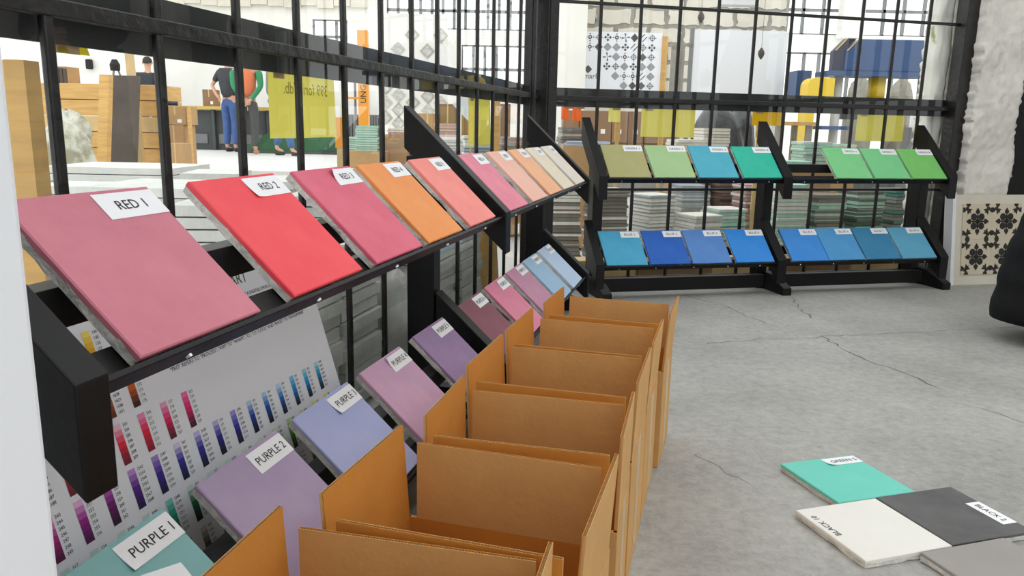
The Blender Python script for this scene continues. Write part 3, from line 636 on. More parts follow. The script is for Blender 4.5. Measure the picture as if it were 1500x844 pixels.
on_block(1190, 5.45, 208, 240, .1, [(210, 230, 222), MINT, W], 'white and mint tile in the stack beside GREEN 6', 'pallet_box', 'pallet box under the mint stack beside GREEN 6', wd=.22)
on_block(1160, 5.12, 234, 245, .1, [W, MINT], 'white tile in the low stack seen through the empty GREEN slot', 'pallet_box', 'pallet box under the low white stack', wd=.21)
on_block(1226, 6.05, 212, 240, .1, [TEAL, W, MINT], 'green edged tile in the stack behind GREEN 6', 'pallet_box', 'pallet box under the green edged stack', wd=.22)
on_block(538, 7.6, 185, 221, .1, [(178, 206, 190), (160, 196, 178)], 'pale green tile in the taller stack under the orange lift', 'pallet_box', 'brown pallet box under the pale green stacks', wd=.36)
on_block(519, 8.3, 199, 222, .1, [(178, 206, 190), (160, 196, 178)], 'pale green tile in the shorter stack under the orange lift', 'pallet_box', 'brown pallet box behind the pale green stacks', wd=.3)
on_block(655, 6.6, 181, 200, .15, [PINK, (206, 182, 170)], 'pinkish tile in the stack left of the yellow sheet', 'pallet_box', 'pallet box under the pinkish stack', material=M_wallp)
on_block(583, 8.0, 188, 197, .1, [PINK, W], 'pinkish tile on the carton left of the black bracket', 'pallet_box', 'tall tan pallet box left of the black bracket', wd=.3)
on_block(700, 5.6, 198, 235, .15, [(200, 210, 210), W, BG], 'bluish white tile in the stack under the yellow sheet', 'pallet_box', 'pallet box under the bluish white stack', wd=.22)
on_block(664, 6.0, 203, 238, .1, [W, G3], 'white tile in the stack right of the bracket', 'pallet_box', 'pallet box under the white stack right of the bracket', wd=.22)
on_block(752, 5.8, 200, 240, .15, [W, PINK, G1], 'mixed tile in the stack near the dark corner posts', 'pallet_box', 'pallet box near the dark corner posts', wd=.22)

# ---- big white slabs outside the left glazing
SL = MB().box(-.3, .3, -.2, .2, 0, .0315).mesh('slab', M_slab)
def slab_stack(M, n, sx, sy, label, th=.036, jit=.012, group='white slabs piled outside the left glazing'):
    r = random.Random(n * 7 + int(sx * 100))
    for i in range(n):
        tag(inst('slab', SL, None, M @ T(r.uniform(-jit, jit), r.uniform(-jit, jit), i * th + .0002, r.uniform(-.02, .02)) @ Matrix.Diagonal((sx / .6, sy / .4, 1, 1))), label, 'slab', group)
def px_slab(pl, pr, ytop, Y, label, sy=.4, rz=0.0, **k):
    a, b = at(pl, ytop, Y), at(pr, ytop, Y); z = (a.z + b.z) / 2; n = int(round(z / .036))
    slab_stack(T((a.x + b.x) / 2, Y + sy / 2, 0, rz), n, b.x - a.x, sy, label, **k)
px_slab(60, 250, 243, 3.9, 'white slab in the farthest pile behind RED 1', .5)
px_slab(256, 338, 251, 3.6, 'white slab in the pile between RED 1 and RED 2', .35, .15)
px_slab(330, 420, 262, 3.2, 'white slab in the pile behind RED 2', .4, .1)
px_slab(112, 290, 268, 2.8, 'white slab in the middle pile behind RED 1', .45, -.05)
px_slab(40, 140, 275, 3.2, 'white slab in the pile above the left end of RED 1', .3)
px_slab(238, 372, 300, 2.25, 'white slab in the nearest pile between RED 1 and RED 2', .4, .1)
px_slab(500, 580, 252, 4.6, 'white slab in the pile behind RED 4', .3)
px_slab(410, 500, 290, 2.6, 'white slab in the pile behind RED 3', .4)
for u0, wd, n, y0, lb in ((0.50, .38, 13, .45, 'white slab in the pile behind the colour chart under RED 2'), (0.92, .40, 13, .42, 'white slab in the pile under RED 3, left of the milky bag'), (1.34, .24, 13, .42, 'white slab in the narrow pile just left of the milky bag'), (1.66, .30, 12, .52, 'thin white slab in the pile behind the milky bag under RED 4'), (2.02, .32, 11, .43, 'white slab in the pile right of the dark post, under RED 6'), (2.37, .28, 10, .43, 'white slab in the pile next to the upright plank under RED 7')):
    slab_stack(LF @ T(u0 + wd / 2, y0 + .17, 0), n, wd, .32, lb, jit=.012)

def lump(name, center, size, seed, material, label, cat, amp=.18, nu=22, nv=14, M=None, boxy=2.2):
    r = random.Random(seed); ph = [(r.uniform(1, 4), r.uniform(1, 5), r.uniform(0, 6)) for _ in range(6)] + [(r.uniform(5, 11), r.uniform(2, 9), r.uniform(0, 6)) for _ in range(4)]; mb = MB()
    for j in range(nv + 1):
        t = j / nv; zz = t
        for i in range(nu):
            a = 2 * math.pi * i / nu; prof = max(.02, (1 - max(0, (t - .35) / .65) ** boxy)) ** .5 if t > .35 else .92 + .08 * t / .35
            d = 1 + amp * sum(math.sin(p * a * 1.0 // 1 * 0 + round(p) * a + q * t * 3 + s) for p, q, s in ph) / 5
            x, y, z = math.cos(a) * prof * d * size[0] / 2, math.sin(a) * prof * d * size[1] / 2, zz * size[2] * (1 + .04 * math.sin(3 * a + seed))
            mb.v.append((x, y, z))
    for j in range(nv):
        for i in range(nu): mb.f.append((j * nu + i, j * nu + (i + 1) % nu, (j + 1) * nu + (i + 1) % nu, (j + 1) * nu + i)); mb.mi.append(0)
    mb.f.append(tuple(range(nu - 1, -1, -1))); mb.mi.append(0); mb.f.append(tuple(nv * nu + i for i in range(nu))); mb.mi.append(0)
    return single(mb.build(name, material, None, M if M is not None else Matrix.Translation(center), smooth=True), label, cat)
lump('plastic_bag', None, (.15, .15, .33), 4, M_clear, 'milky plastic bag slumped outside the glass left of the dark post', 'bag', M=LF @ T(1.685, .425, 0))
o = MB().box(-.11, .11, -.012, .012, 0, .44).build('plank', M_wood, None, LF @ T(2.80, .43, 0) @ Matrix.Rotation(R(-4), 4, 'X')); single(o, 'light wooden plank standing outside the glass under RED 8', 'plank')
for i, (u, y, wd, h) in enumerate(((2.78, .72, .3, .36), (3.00, 1.05, .34, .30))):
    rt = thing('carton', LF @ T(u, y, 0), ('brown carton behind the upright plank outside the glass', 'brown carton near the corner outside the glass')[i], 'carton', 'cartons outside the left glazing')
    MB().box(-wd / 2, wd / 2, -.13, .13, 0, h).build('carton_body', M_brown, rt); MB().box(-wd / 2, wd / 2, -.02, .02, h, h + .001).build('tape', M_tape, rt)
# board hard by the first mullion
a, b = at(-60, 150, 1.32), at(47, 150, 1.32)
rt = thing('timber_board', T(0, 1.32, 0), 'broad pale timber board standing outside the first panes at the far left', 'board')
MB().box(a.x, b.x - .035, 0, .03, 0, .868).build('board', M_woodd, rt); MB().box(b.x - .033, b.x, -.012, .03, 0, .868).build('batten', M_wood, rt)

# ---- stacked timber, leaning boards, sacks on the left
Yt = 8.0
rt = thing('timber_crate', T(0, Yt, 0), 'long crate of stacked horizontal planks behind the leaning dark board', 'crate')
xl, xr = at(52, 150, Yt).x, at(236, 150, Yt).x; ztop = zat(123, Yt, 150)
for i in range(7):
    z1 = ztop - i * .156; z0 = max(0.0, z1 - .150)
    if z1 > 0.02: MB().box(xl + random.uniform(-.03, .03), xr, random.uniform(-.01, .01), .5, z0, z1).build('plank', (M_wood, M_woodd)[i % 3 == 2], rt, bevel=.006)
def leaning(name, top, bot, wpx, Y, m, label, cat, t=.05, lean=.25):
    a, b = at(*top, Y), at(*bot, Y); wd = wpx / F_PX * Y; z0 = 0.0
    k = (a.x - b.x) / (a.z - b.z); xb_ = b.x - k * b.z
    mb = MB(); mb.add([(xb_, -t, 0), (xb_ + wd, -t, 0), (xb_ + wd, 0, 0), (xb_, 0, 0), (a.x, -t + lean, a.z), (a.x + wd, -t + lean, a.z), (a.x + wd, lean, a.z), (a.x, lean, a.z)],
           [(0, 3, 2, 1), (4, 5, 6, 7), (0, 1, 5, 4), (1, 2, 6, 5), (2, 3, 7, 6), (3, 0, 4, 7)])
    return single(mb.build(name, m, None, T(0, Y, 0)), label, cat)
M_darkb = mat('weathered_dark_board', (88, 80, 74), 0.85, var=.2, scale=3)
leaning('dark_board', (148, 108), (159, 237), 36, 7.45, M_darkb, 'weathered dark board leaning on the plank crate', 'board', t=.06, lean=.28)
leaning('timber_beam', (135, 108), (143, 237), 14, 7.15, M_wood, 'light timber beam leaning left of the dark board', 'beam', t=.08, lean=.20)
leaning('timber_pole', (174, 76), (200, 237), 10, 7.80, M_woodd, 'pale timber pole leaning right of the dark board', 'pole', t=.05, lean=.16)
# tripod
pt_ = at(166, 112, 8.15); rt = thing('tripod', Matrix.Translation((pt_.x, 8.2, ztop)), 'small tripod with silver legs standing on the plank crate', 'tripod')
for a_ in (0.5, 2.6, 4.7): MB().tube([(math.cos(a_) * .07, math.sin(a_) * .07, 0), (math.cos(a_) * .02, math.sin(a_) * .02, .17)], .009, 6).build('leg', M_grey, rt)
MB().tube([(0, 0, .14), (0, 0, .2), (0, 0, .25)], [.045, .05, .025], 10).build('head', M_ink, rt)
# slatted dark box
p0 = at(76, 122, 8.3); rt = thing('slatted_box', Matrix.Translation((p0.x, 8.15, ztop)), 'small dark slatted box on the left end of the plank crate', 'box')
MB().box(0, .24, .02, .25, 0, .17).build('box_body', M_brown2, rt)
for i in range(5): MB().box(.062 + i * .036, .062 + i * .036 + .030, 0, .02, 0, .165 - i * .004).build('slat', M_ink if 0 else M_darkb, rt)
# wall speaker
p0 = at(130, 94, 16.9); single(MB().box(-.055, .055, -.12, 0, -.1, .1).build('wall_speaker', M_ink, None, T(p0.x, 16.98, p0.z), bevel=.02), 'small dark loudspeaker on the far white wall', 'loudspeaker')
# tarpaulin bundle
p0 = at(94, 240, 6.4); lump('tarpaulin_bundle', (p0.x, 6.5, 0), (.36, .34, zat(165, 6.4, 97)), 14, M_tarp, 'crumpled grey-green tarpaulin bundle in front of the plank crate', 'tarpaulin', amp=.22, nu=40, nv=24, boxy=5)
# cartons right of the crate
def carton_box(name, pl, pr, pt, pb, Y, label, m, d=.3, group=None, z0=None):
    a, b = at(pl, pt, Y), at(pr, pb, Y); z0 = b.z if z0 is None else z0
    rt = thing(name, T(a.x, Y, z0), label, 'carton', group); wd = b.x - a.x; h = a.z - z0
    MB().box(0, wd, 0, d, 0, h).build('carton_body', m, rt, bevel=.004); MB().box(wd * .46, wd * .54, -.001, 0, h * .55, h).build('tape', M_tape, rt); MB().box(wd * .6, wd * .8, -.0012, 0, h * .12, h * .3).build('label', M_paper, rt)
    return rt
zc_ = zat(183, 8.0, 258)
carton_box('carton', 239, 272, 183, 240, 8.0, 'lower brown carton beside the plank crate', M_brown2, z0=0.0, group='cartons beside the plank crate')
carton_box('carton', 239, 273, 155, 183, 8.0, 'upper brown carton beside the plank crate', M_brown2, z0=zc_ + .001, group='cartons beside the plank crate')
carton_box('carton', 244, 269, 210, 240, 7.3, 'small carton in front of the two brown cartons', M_brown2, d=.2, z0=0.0, group='cartons beside the plank crate')
single(pbox(273, 280, 155, 240, 7.95, .08, 'timber_post', M_wood, None, 0), 'timber post right of the brown cartons', 'post')
p0 = at(252, 152, 8.1); o = MB().tube([(0, 0, 0), (.1, .02, 0)], .022, 10).build('paper_roll', M_dblue, None, Matrix.Translation((p0.x - .05, 8.1, zat(155, 8.0, 258) + .024))); single(o, 'short dark paper roll on the upper brown carton', 'roll')
# bench
Yn = 15.2
xl, xr, zt = at(268, 157, Yn).x, at(470, 157, Yn).x, zat(156, Yn, 330)
rt = thing('work_bench', T(0, Yn, .2), 'long grey work bench with a yellow wooden top along the far wall', 'bench')
MB().box(xl, xr, -.05, .7, zt - .26, zt - .2).build('bench_top', mat('yellow_bench_top', (206, 176, 92), .6), rt)
for i in range(5):
    x = xl + (xr - xl) * i / 5; MB().box(x + .02, x + (xr - xl) / 5 - .04, .1, .7, 0, zt - .27).build('cabinet', M_dgrey, rt)
    MB().box(x, x + .06, 0, .08, 0, zt - .26).build('leg', M_dgrey, rt); MB().box(x + .1, x + (xr - xl) / 5 - .12, .08, .1, .12, .3).build('drawer', M_grey, rt)
carton_box('carton', 296, 316, 131, 155, Yn + .1, 'brown carton with white trays on the bench', M_brown, d=.25, z0=zt - .199 + .2)
# green machine
Yg = 14.2
rt = thing('green_machine', T(at(430, 200, Yg).x, Yg, .2), 'low green machine with sloping side behind the yellow price sheet', 'machine')
MB().prism([(-.85, .05), (.8, .05), (.8, .42), (-.35, .42), (-.85, .12)], 'y', 0, .6).build('housing', M_green, rt); MB().box(-.9, .85, -.05, .65, 0, .05).build('base', M_dgrey, rt)
MB().box(-.28, -.2, .1, .2, .42, 1.1).build('column', M_grey, rt)
# orange lift
Yo = 12.0; p0 = at(530, 200, Yo); xo = at(524, 100, Yo).x, at(538, 100, Yo).x
rt = thing('orange_lift', T(0, Yo, .2), 'tall orange lifting post with vertical lettering', 'lift')
MB().box(xo[0], xo[1], 0, .15, 0, zat(44, Yo, 530) - .2).build('post', M_orange, rt); MB().box(xo[0] - .02, xo[1] + .25, -.2, .3, 0, .06).build('base', M_grey, rt); MB().box(xo[0] - .22, xo[0], .05, .09, zat(145, Yo, 520) - .2, zat(142, Yo, 520) - .2).build('arm', M_orange, rt)
MB().tube([(xo[0] - .06, .07, .06), (xo[0] - .06, .07, zat(90, Yo, 520) - .2)], .02, 6).build('chain', M_grey, rt)
inst('lettering', text_mesh('UNGAR', .12, M_ink), rt, Matrix.Translation(((xo[0] + xo[1]) / 2 + .01, -.004, zat(130, Yo, 530) - .2)) @ Matrix.Rotation(R(90), 4, 'X') @ Matrix.Rotation(R(90), 4, 'Z'))
# radiator
rt = thing('radiator', T(at(505, 180, 16.7).x, 16.7, .2), 'ribbed radiator on the far wall beneath the orange lift', 'radiator')
for i in range(14): MB().box(i * .055, i * .055 + .04, 0, .12, .0, zat(168, 16.7, 530) - .2).build('rib', M_grey, rt)
# diamond sample panel
Yd = 11.0; xl, xr = at(558, 100, Yd).x, at(655, 100, Yd).x
rt = thing('sample_panel', T(0, Yd, .2), 'white panel with patterned tiles hung as diamonds', 'panel')
MB().box(xl, xr, 0, .06, 0, zat(20, Yd, 600) - .2).build('board', M_wallp, rt)
M_dt = [mat('diamond_grey', (176, 172, 160), .8, var=.25, scale=30), mat('diamond_ochre', (186, 172, 120), .8, var=.25, scale=30), mat('diamond_pale', (196, 196, 190), .8, var=.25, scale=30)]
dm = MB().box(-.072, .072, -.012, 0, -.072, .072).mesh('tile', M_dt[0]); db = MB().box(-.05, .05, -.0135, -.0122, -.05, .05).mesh('inlay', M_dt[2])
for i, (px, py) in enumerate(((583, 72), (626, 75), (604, 51), (584, 139), (627, 141), (584, 161), (627, 162), (584, 181), (627, 184), (565, 150), (565, 128), (605, 150), (605, 172), (565, 172), (605, 94), (646, 151), (646, 52))):
    p0 = at(px, py, Yd); o = inst('tile', dm, rt, Matrix.Translation((p0.x, 0, p0.z - .2)) @ Matrix.Rotation(R(45), 4, 'Y'), M_dt[i % 2 if i == 4 else (2 if i % 3 == 0 else 0)]); inst('inlay', db, o)
# hanging padlock shaped ladle by the panel
p0 = at(654, 90, 9); 
# cartons behind the mid panes
for i, (pl, pr, pt, Y, lb) in enumerate(((612, 640, 166, 7.4, 'tan carton behind the black bracket'), (643, 668, 152, 7.6, 'brown carton above the pinkish stack'), (676, 700, 164, 7.8, 'brown carton left of the hanging yellow sheet'), (733, 746, 152, 7.4, 'narrow brown carton near the corner posts'))):
    carton_box('carton', pl, pr, pt, 240, Y, lb, (M_brown2, M_brown)[i % 2], z0=0.0)
single(pbox(722, 731, 140, 240, 5.2, .06, 'timber_post', M_wood, None, 0), 'light timber post near the corner behind RED 8', 'post')

# ---- paper sheets hung below the steel fascia
def sheet(FM, pl, pr, pb, Yg_, label, m=None, text=None, z1=0.874, off=.045, w_=None):
    """paper hanging on the outer side of the glazing; pl/pr/pb give its edges as seen through the glass"""
    inv = FM.inverted(); cam0 = inv @ Vector((0, 0, CAM_H))
    def hit(px, py):
        d = (inv @ at(px, py, 1.0)) - cam0; s = (GY + off - cam0.y) / d.y; return cam0 + d * s
    a, b = hit(pl, pb), hit(pr, pb); z0 = (a.z + b.z) / 2
    n = 12; mb = MB()
    for i in range(n + 1):
        x = a.x + (b.x - a.x) * i / n
        for z in (z1, z0): mb.v.append((x - a.x, .004 * math.sin(i * .9) * (0 if z == z1 else 1), z))
    for i in range(n): mb.f.append((2 * i, 2 * i + 1, 2 * i + 3, 2 * i + 2)); mb.mi.append(0)
    rt = thing('price_sheet', FM @ Matrix.Translation((a.x, GY + off, 0)), label, 'paper sheet', 'yellow sheets hung outside the glazing')
    o = mb.build('paper', m or M_yellow, rt); sd = o.modifiers.new('thickness', 'SOLIDIFY'); sd.thickness = .0005
    MB().box(.02, .06, -.0008, .0004, z1 - .012, z1 + .012).build('tape', M_tape, rt); 
    if text:
        me = text_mesh(text, .034, M_ghost); inst('lettering', me, rt, Matrix.Translation(((b.x - a.x) / 2, -.0065, z1 - .030)) @ Matrix.Rotation(R(90), 4, 'X') @ Matrix.Diagonal((-1, 1, 1, 1)))
    return rt
M_ghost = paper_mat('ink_showing_through_paper', (150, 146, 84))
sheet(LF, 396, 491, 202, 0, 'large yellow sheet with mirrored price lettering on the left glazing', text='399 forint/db.')
sheet(LF, 686, 717, 213, 0, 'narrow yellow sheet on the left glazing behind RED 6')
sheet(BF, 938, 1016, 201, 0, 'wide yellow sheet on the back glazing above GREEN 2')
sheet(BF, 1252, 1321, 207, 0, 'yellow sheet on the back glazing above GREEN 7')
sheet(BF, 822, 833, 175, 0, 'narrow orange paper on the back glazing next to the corner', M_orangep)
sheet(BF, 838, 851, 177, 0, 'second orange paper on the back glazing left of GREEN 1', M_orangep)
sheet(BF, 891, 908, 179, 0, 'small pale yellow note above GREEN 1', M_pale)
sheet(BF, 1101, 1146, 184, 0, 'yellow sheet on the back glazing above GREEN 4', paper_mat('deep_yellow_paper', (228, 202, 80)))
o = sheet(LF, 64, 128, 78, 0, 'mustard sheet behind the second pane at the upper left', paper_mat('mustard_sheet', (214, 204, 90)))
# stakes for price notes
for px, pt, Y, lb in ((905, 178, 4.9, 'thin wooden stake under the pale note'), (1113, 172, 4.9, 'thin wooden stake beside the middle bracket'), (968, 198, 5.1, 'thin wooden stake below the wide yellow sheet'), (497, 172, 3.2, 'thin stake with an orange tip right of the large yellow sheet')):
    p0 = at(px, pt, Y); rt = thing('stake', T(p0.x, Y, 0), lb, 'stake', 'stakes for price notes')
    MB().box(-.011, .011, -.008, .008, 0, p0.z - .12).build('shaft', M_woodd, rt); MB().box(-.016, .016, -.01, .01, p0.z - .12, p0.z).build('tip', M_orange if px == 497 else M_wood, rt)
# white tile edge-on by the yellow sheet
p0 = at(682, 154, 4.8); o = MB().box(-.075, .075, -.008, .008, -.075, .075).build('white_tile', M_white, None, Matrix.Translation((p0.x + .03, 4.8, p0.z)) @ Matrix.Rotation(R(45), 4, 'Y')); single(o, 'white tile hung as a diamond beside the narrow yellow sheet', 'tile')
MB().box(p0.x + .025, p0.x + .035, 4.809, 4.82, 0, p0.z).build('stake_rod', M_woodd); o = bpy.data.objects['stake_rod']; o.name = 'stake'; tag(o, 'thin rod holding the white diamond tile', 'stake')

# ---- things seen through the back glazing
# brown cartons
for r_ in range(2):
    for i in range(7):
        pl = 826 + i * 24; a, b = at(pl, 160, 7.2), at(pl + 23, 160, 7.2); h = .28
        z0 = .36 + r_ * (h + .002)
        rt = thing('archive_carton', T(a.x, 7.2 + random.uniform(0, .02), z0), 'brown storage carton in the %s row behind GREEN 1 and GREEN 2' % ('lower', 'upper')[r_], 'carton', 'brown storage cartons on the shelf')
        MB().box(0, b.x - a.x, 0, .3, 0, h).build('carton_body', M_brown, rt, bevel=.004); MB().box(.045, .085, -.002, 0, .08, .12).build('label', M_paper, rt)
a, b = at(822, 160, 7.2), at(998, 160, 7.2)
rt = thing('steel_shelf', T(a.x, 7.2, 0), 'steel shelf carrying the rows of brown cartons', 'shelf')
MB().box(-.02, b.x - a.x, -.02, .36, .32, .359).build('shelf_board', M_grey, rt)
for x in (0, b.x - a.x - .05):
    for y in (0, .3): MB().box(x, x + .04, y, y + .04, 0, .32).build('leg', M_grey, rt)
# papers
p0 = at(858, 205, 5.2); rt = thing('paper_pile', T(p0.x, 5.2, 0), 'loose pile of white printed sheets behind the GREEN 1 bracket', 'papers')
MB().box(-.15, .15, -.1, .2, 0, zat(214, 5.2, 858)).build('stand', M_brown2, rt)
for i in range(5): MB().box(-.14, .14, -.1, .1, 0, .004).build('sheet', M_paper if i % 2 else M_bgp, rt, T(random.uniform(-.02, .02), 0, zat(214, 5.2, 858) + .0005 + i * .006, random.uniform(-.15, .15)))
# black film-covered load
p0 = at(1066, 215, 6.6); lump('covered_load', (p0.x, 6.8, 0), (.52, .4, zat(150, 6.6, 1066)), 21, M_bag, 'load wrapped in crinkled black plastic film above GREEN 3 and GREEN 4', 'bundle', amp=.10, nu=44, nv=24, boxy=9)
# pattern poster on the block wall
Yp = 9.28; A, B = at(857, 46, Yp), at(966, 132, Yp); A2 = at(857, 132, Yp)
rt = thing('pattern_poster', T(A.x, Yp, A2.z), 'white poster printed with small black tile motifs on the block wall', 'poster')
pw, ph = B.x - A.x, A.z - A2.z
MB().box(0, pw, -.006, 0, 0, ph).build('sheet', M_chart, rt); MB().box(pw, pw + .06, -.03, 0, -.02, ph - .04).build('batten', M_wood, rt)
M_motif = mat('motif_ink', (84, 82, 78), .8)
def motif_mesh(kind):
    mb = MB(); h = .046
    def quad(pts): mb.add([(x, 0, z) for x, z in pts], [tuple(range(len(pts)))])
    def dia(cx, cz, r): quad([(cx - r, cz), (cx, cz - r), (cx + r, cz), (cx, cz + r)])
    def ring(cx, cz, r, t, n=16):
        for i in range(n):
            a, b = 2 * math.pi * i / n, 2 * math.pi * (i + 1) / n
            quad([(cx + r * math.cos(a), cz + r * math.sin(a)), (cx + r * math.cos(b), cz + r * math.sin(b)), (cx + (r - t) * math.cos(b), cz + (r - t) * math.sin(b)), (cx + (r - t) * math.cos(a), cz + (r - t) * math.sin(a))])
    if kind == 0:
        dia(0, 0, h)
    elif kind == 1:
        for k in (1, .68, .36):
            for s in ((1, 1), (1, -1), (-1, 1), (-1, -1)):
                r, q = h * k, h * k - .008; quad([(s[0] * r, 0), (0, s[1] * r), (0, s[1] * q), (s[0] * q, 0)])
    elif kind == 2:
        ring(0, 0, .03, .007); quad([(-h, -.003), (h, -.003), (h, .003), (-h, .003)]); quad([(-.003, -h), (.003, -h), (.003, h), (-.003, h)])
    elif kind == 3:
        for i in range(4): a = i * math.pi / 2; dia(.027 * math.cos(a), .027 * math.sin(a), .017)
        dia(0, 0, .008)
    elif kind == 4:
        for d in (-.014, .014): quad([(-.03 + d, -.024 - d), (-.022 + d, -.03 - d), (.03 + d, .024 - d), (.022 + d, .03 - d)])
    elif kind == 5:
        for i in range(4):
            a = i * math.pi / 2; c, s = math.cos(a), math.sin(a)
            quad([(0, 0), (h * c - .016 * s, h * s + .016 * c), (h * c + .004 * s, h * s - .004 * c)])
    else:
        ring(0, 0, .022, .012)
        for i in range(4): a = i * math.pi / 2; dia(.038 * math.cos(a), .038 * math.sin(a), .009)
    return mb.mesh('motif', M_motif)
MOT = [motif_mesh(k) for k in range(7)]; rm = random.Random(5)
for j in range(6):
    for i in range(9):
        if j >= 2 and i < 2 or j >= 4 and i < 3 or j == 5 and i < 4: continue
        x = .06 + i * .1005; z = ph - .06 - j * .105
        if x < pw - .03 and z > .03: inst('motif', MOT[rm.choice([0, 1, 1, 2, 2, 3, 3, 4, 5, 6, 6])], rt, Matrix.Translation((x, -.008, z)))
inst('motif', MOT[0], rt, Matrix.Translation((.05, -.008, ph * .36))); inst('lettering', text_mesh('marl', .085, M_motif, 'LEFT'), rt, Matrix.Translation((.0, -.008, ph * .24)) @ Matrix.Rotation(R(90), 4, 'X'))
# white screen
Ys = 8.2; A, B = at(1013, 43, Ys), at(1147, 138, Ys); 
rt = thing('white_screen', T(A.x, Ys, 0), 'big white display board with a thin dark edge left of the windows', 'board')
MB().box(.03, B.x - A.x, 0, .05, .55, A.z).build('board', M_white, rt); MB().box(0, .03, -.01, .06, .55, A.z + .01).build('edge_frame', M_grey, rt); MB().box(-.14, .0, .25, .27, .55, A.z - .1).build('return_panel', M_canvas, rt)
for x in (.1, B.x - A.x - .15): MB().box(x, x + .05, 0, .05, 0, .55).build('leg', M_grey, rt)
# pendants
for px, py in ((1027, 26), (1115, 79)):
    p0 = at(px, py, 6.2); rt = thing('pendant', Matrix.Translation((p0.x, 6.2, p0.z)), ('dark ornament on a wire before the block wall', 'dark ornament on a wire before the white board')[px > 1100], 'ornament', 'hanging dark ornaments')
    MB().tube([(0, 0, 2.95 - p0.z), (0, 0, .04)], .002, 5).build('wire', M_grey, rt)
    MB().tube([(0, 0, .045), (0, 0, .02), (0, 0, 0), (0, 0, -.02), (0, 0, -.04)], [.006, .022, .026, .018, .004], 8).build('ornament', M_darkb, rt)
# lamp tube
A, B = at(1052, 8, 6.3), at(1110, 4, 6.3); rt = thing('strip_lamp', T(0, 6.3, 0), 'white strip lamp hanging high above the block wall', 'lamp')
MB().box(A.x, B.x, -.06, .06, A.z, A.z + .05).build('housing', M_white, rt)
for x in (A.x + .05, B.x - .05): MB().tube([(x, -.05, A.z + .05), (x, -.05, 3.0)], .003, 5).build('wire', M_grey, rt)
# blue press
Yq = 7.6
def X(px, py=100): return at(px, py, Yq).x
rt = thing('hydraulic_press', T(0, Yq, 0), 'large blue hydraulic press with grey columns and yellow guards', 'machine')
zt, zb = zat(58, Yq, 1310), zat(105, Yq, 1300)
MB().prism([(X(1237), zb), (X(1420), zb), (X(1420), zt), (X(1256), zt), (X(1237), zt - .1)], 'y', 0, .30).build('head_block', M_blue, rt, bevel=.006)
MB().prism([(X(1220), zb), (X(1236.3), zb), (X(1236.3), zt - .1), (X(1252), zt + .005), (X(1237), zt + .005), (X(1220), zt - .11)], 'y', .02, .10).build('side_block', M_dblue, rt)
for x0 in (1221, 1238): MB().prism([(X(x0), zt - .105), (X(x0 + 16.5), zt + .012), (X(x0 + 18), zt + .012), (X(x0 + 1.5), zt - .105)], 'y', -.006, .0).build('edge_stripe', mat('stripe_orange', (240, 190, 90), .5), rt)
MB().box(X(1212), X(1420), -.02, .3, zb - .045, zb - .001).build('lower_plate', M_blue, rt)
MB().box(X(1185), X(1207), .3, .6, zat(140, Yq, 1195), zat(100, Yq, 1195)).build('side_panel', M_blue, rt)
for px in (1237.5, 1363):
    MB().tube([(X(px), .12, 0), (X(px), .12, zb - .045)], .042, 14).build('column', M_white if 0 else mat('press_column', (190, 190, 186), .4), rt, smooth=True)
MB().tube([(X(1301), .2, zat(146, Yq, 1301)), (X(1301), .2, zb - .045)],   .08, 16).build('ram', M_yelm, rt, smooth=True)
MB().box(X(1268), X(1334), .0, .5, zat(175, Yq, 1301), zat(146, Yq, 1301)).build('platen', M_dgrey, rt)
MB().box(X(1205), X(1246), -.1, .3, zat(190, Yq, 1225), zat(185, Yq, 1225)).build('side_table', M_blue, rt); MB().box(X(1318), X(1362), -.1, .3, zat(193, Yq, 1340), zat(188, Yq, 1340)).build('side_table', M_blue, rt)
MB().box(X(1228), X(1410), 0, .6, 0, .45).build('bed', M_dgrey, rt)
# yellow guard with round top
g = [(X(1184), 0.3)] + [(X(1196) - .08 * math.cos(t), zat(126, Yq, 1196) + .075 * math.sin(t)) for t in [i * math.pi / 16 for i in range(0, 9)]] + [(X(1222), zat(115, Yq, 1222)), (X(1222), zat(143, Yq, 1222)), (X(1196), zat(146, Yq, 1196)), (X(1196), .3)]
MB().prism(g, 'y', -.05, .15).build('yellow_guard', M_yelm, rt); MB().box(X(1184), X(1190), -.05, 0, 0, .31).build('guard_leg', M_yelm, rt); MB().box(X(1190.5), X(1196), -.05, 0, 0, .31).build('guard_leg', M_yelm, rt)
# canvas covers
for (pl, pr, pt, sd, lb) in ((1250, 1288, 117, 31, 'grey canvas cover left of the yellow ram'), (1312, 1345, 119, 37, 'grey canvas cover right of the yellow ram')):
    a, b = at(pl, pt, 8.9), at(pr, pt, 8.9); lump('canvas_cover', ((a.x + b.x) / 2, 9.0, 0), (b.x - a.x, .4, a.z), sd, M_canvas, lb, 'cover', amp=.12, nu=30, nv=18, boxy=8)
# small wooden table
Yk = 6.2; a, b = at(1136, 178, Yk), at(1196, 178, Yk); rt = thing('wooden_table', T(a.x, Yk, 0), 'small light wooden table between the middle bracket and the yellow guard', 'table')
MB().box(0, b.x - a.x, 0, .4, a.z - .025, a.z).build('table_top', M_wood, rt)
for x in (.02, b.x - a.x - .06):
    for y in (.02, .34): MB().box(x, x + .04, y, y + .04, 0, a.z - .025).build('leg', M_canvas, rt)
p0 = at(1338, 183, 6.5); rt = thing('spray_bottle', T(p0.x, 6.5, 0), 'small bottle with a magenta cap on a stand by the press', 'bottle')
MB().box(-.06, .06, -.06, .06, 0, p0.z - .02).build('stand', M_grey, rt); MB().tube([(0, 0, p0.z - .02), (0, 0, p0.z + .08), (0, 0, p0.z + .1)], [.03, .03, .015], 10).build('bottle_body', M_white, rt); MB().tube([(0, 0, p0.z + .1), (0, 0, p0.z + .16)], .02, 8).build('cap', mat('magenta_plastic', (210, 50, 120), .4), rt)

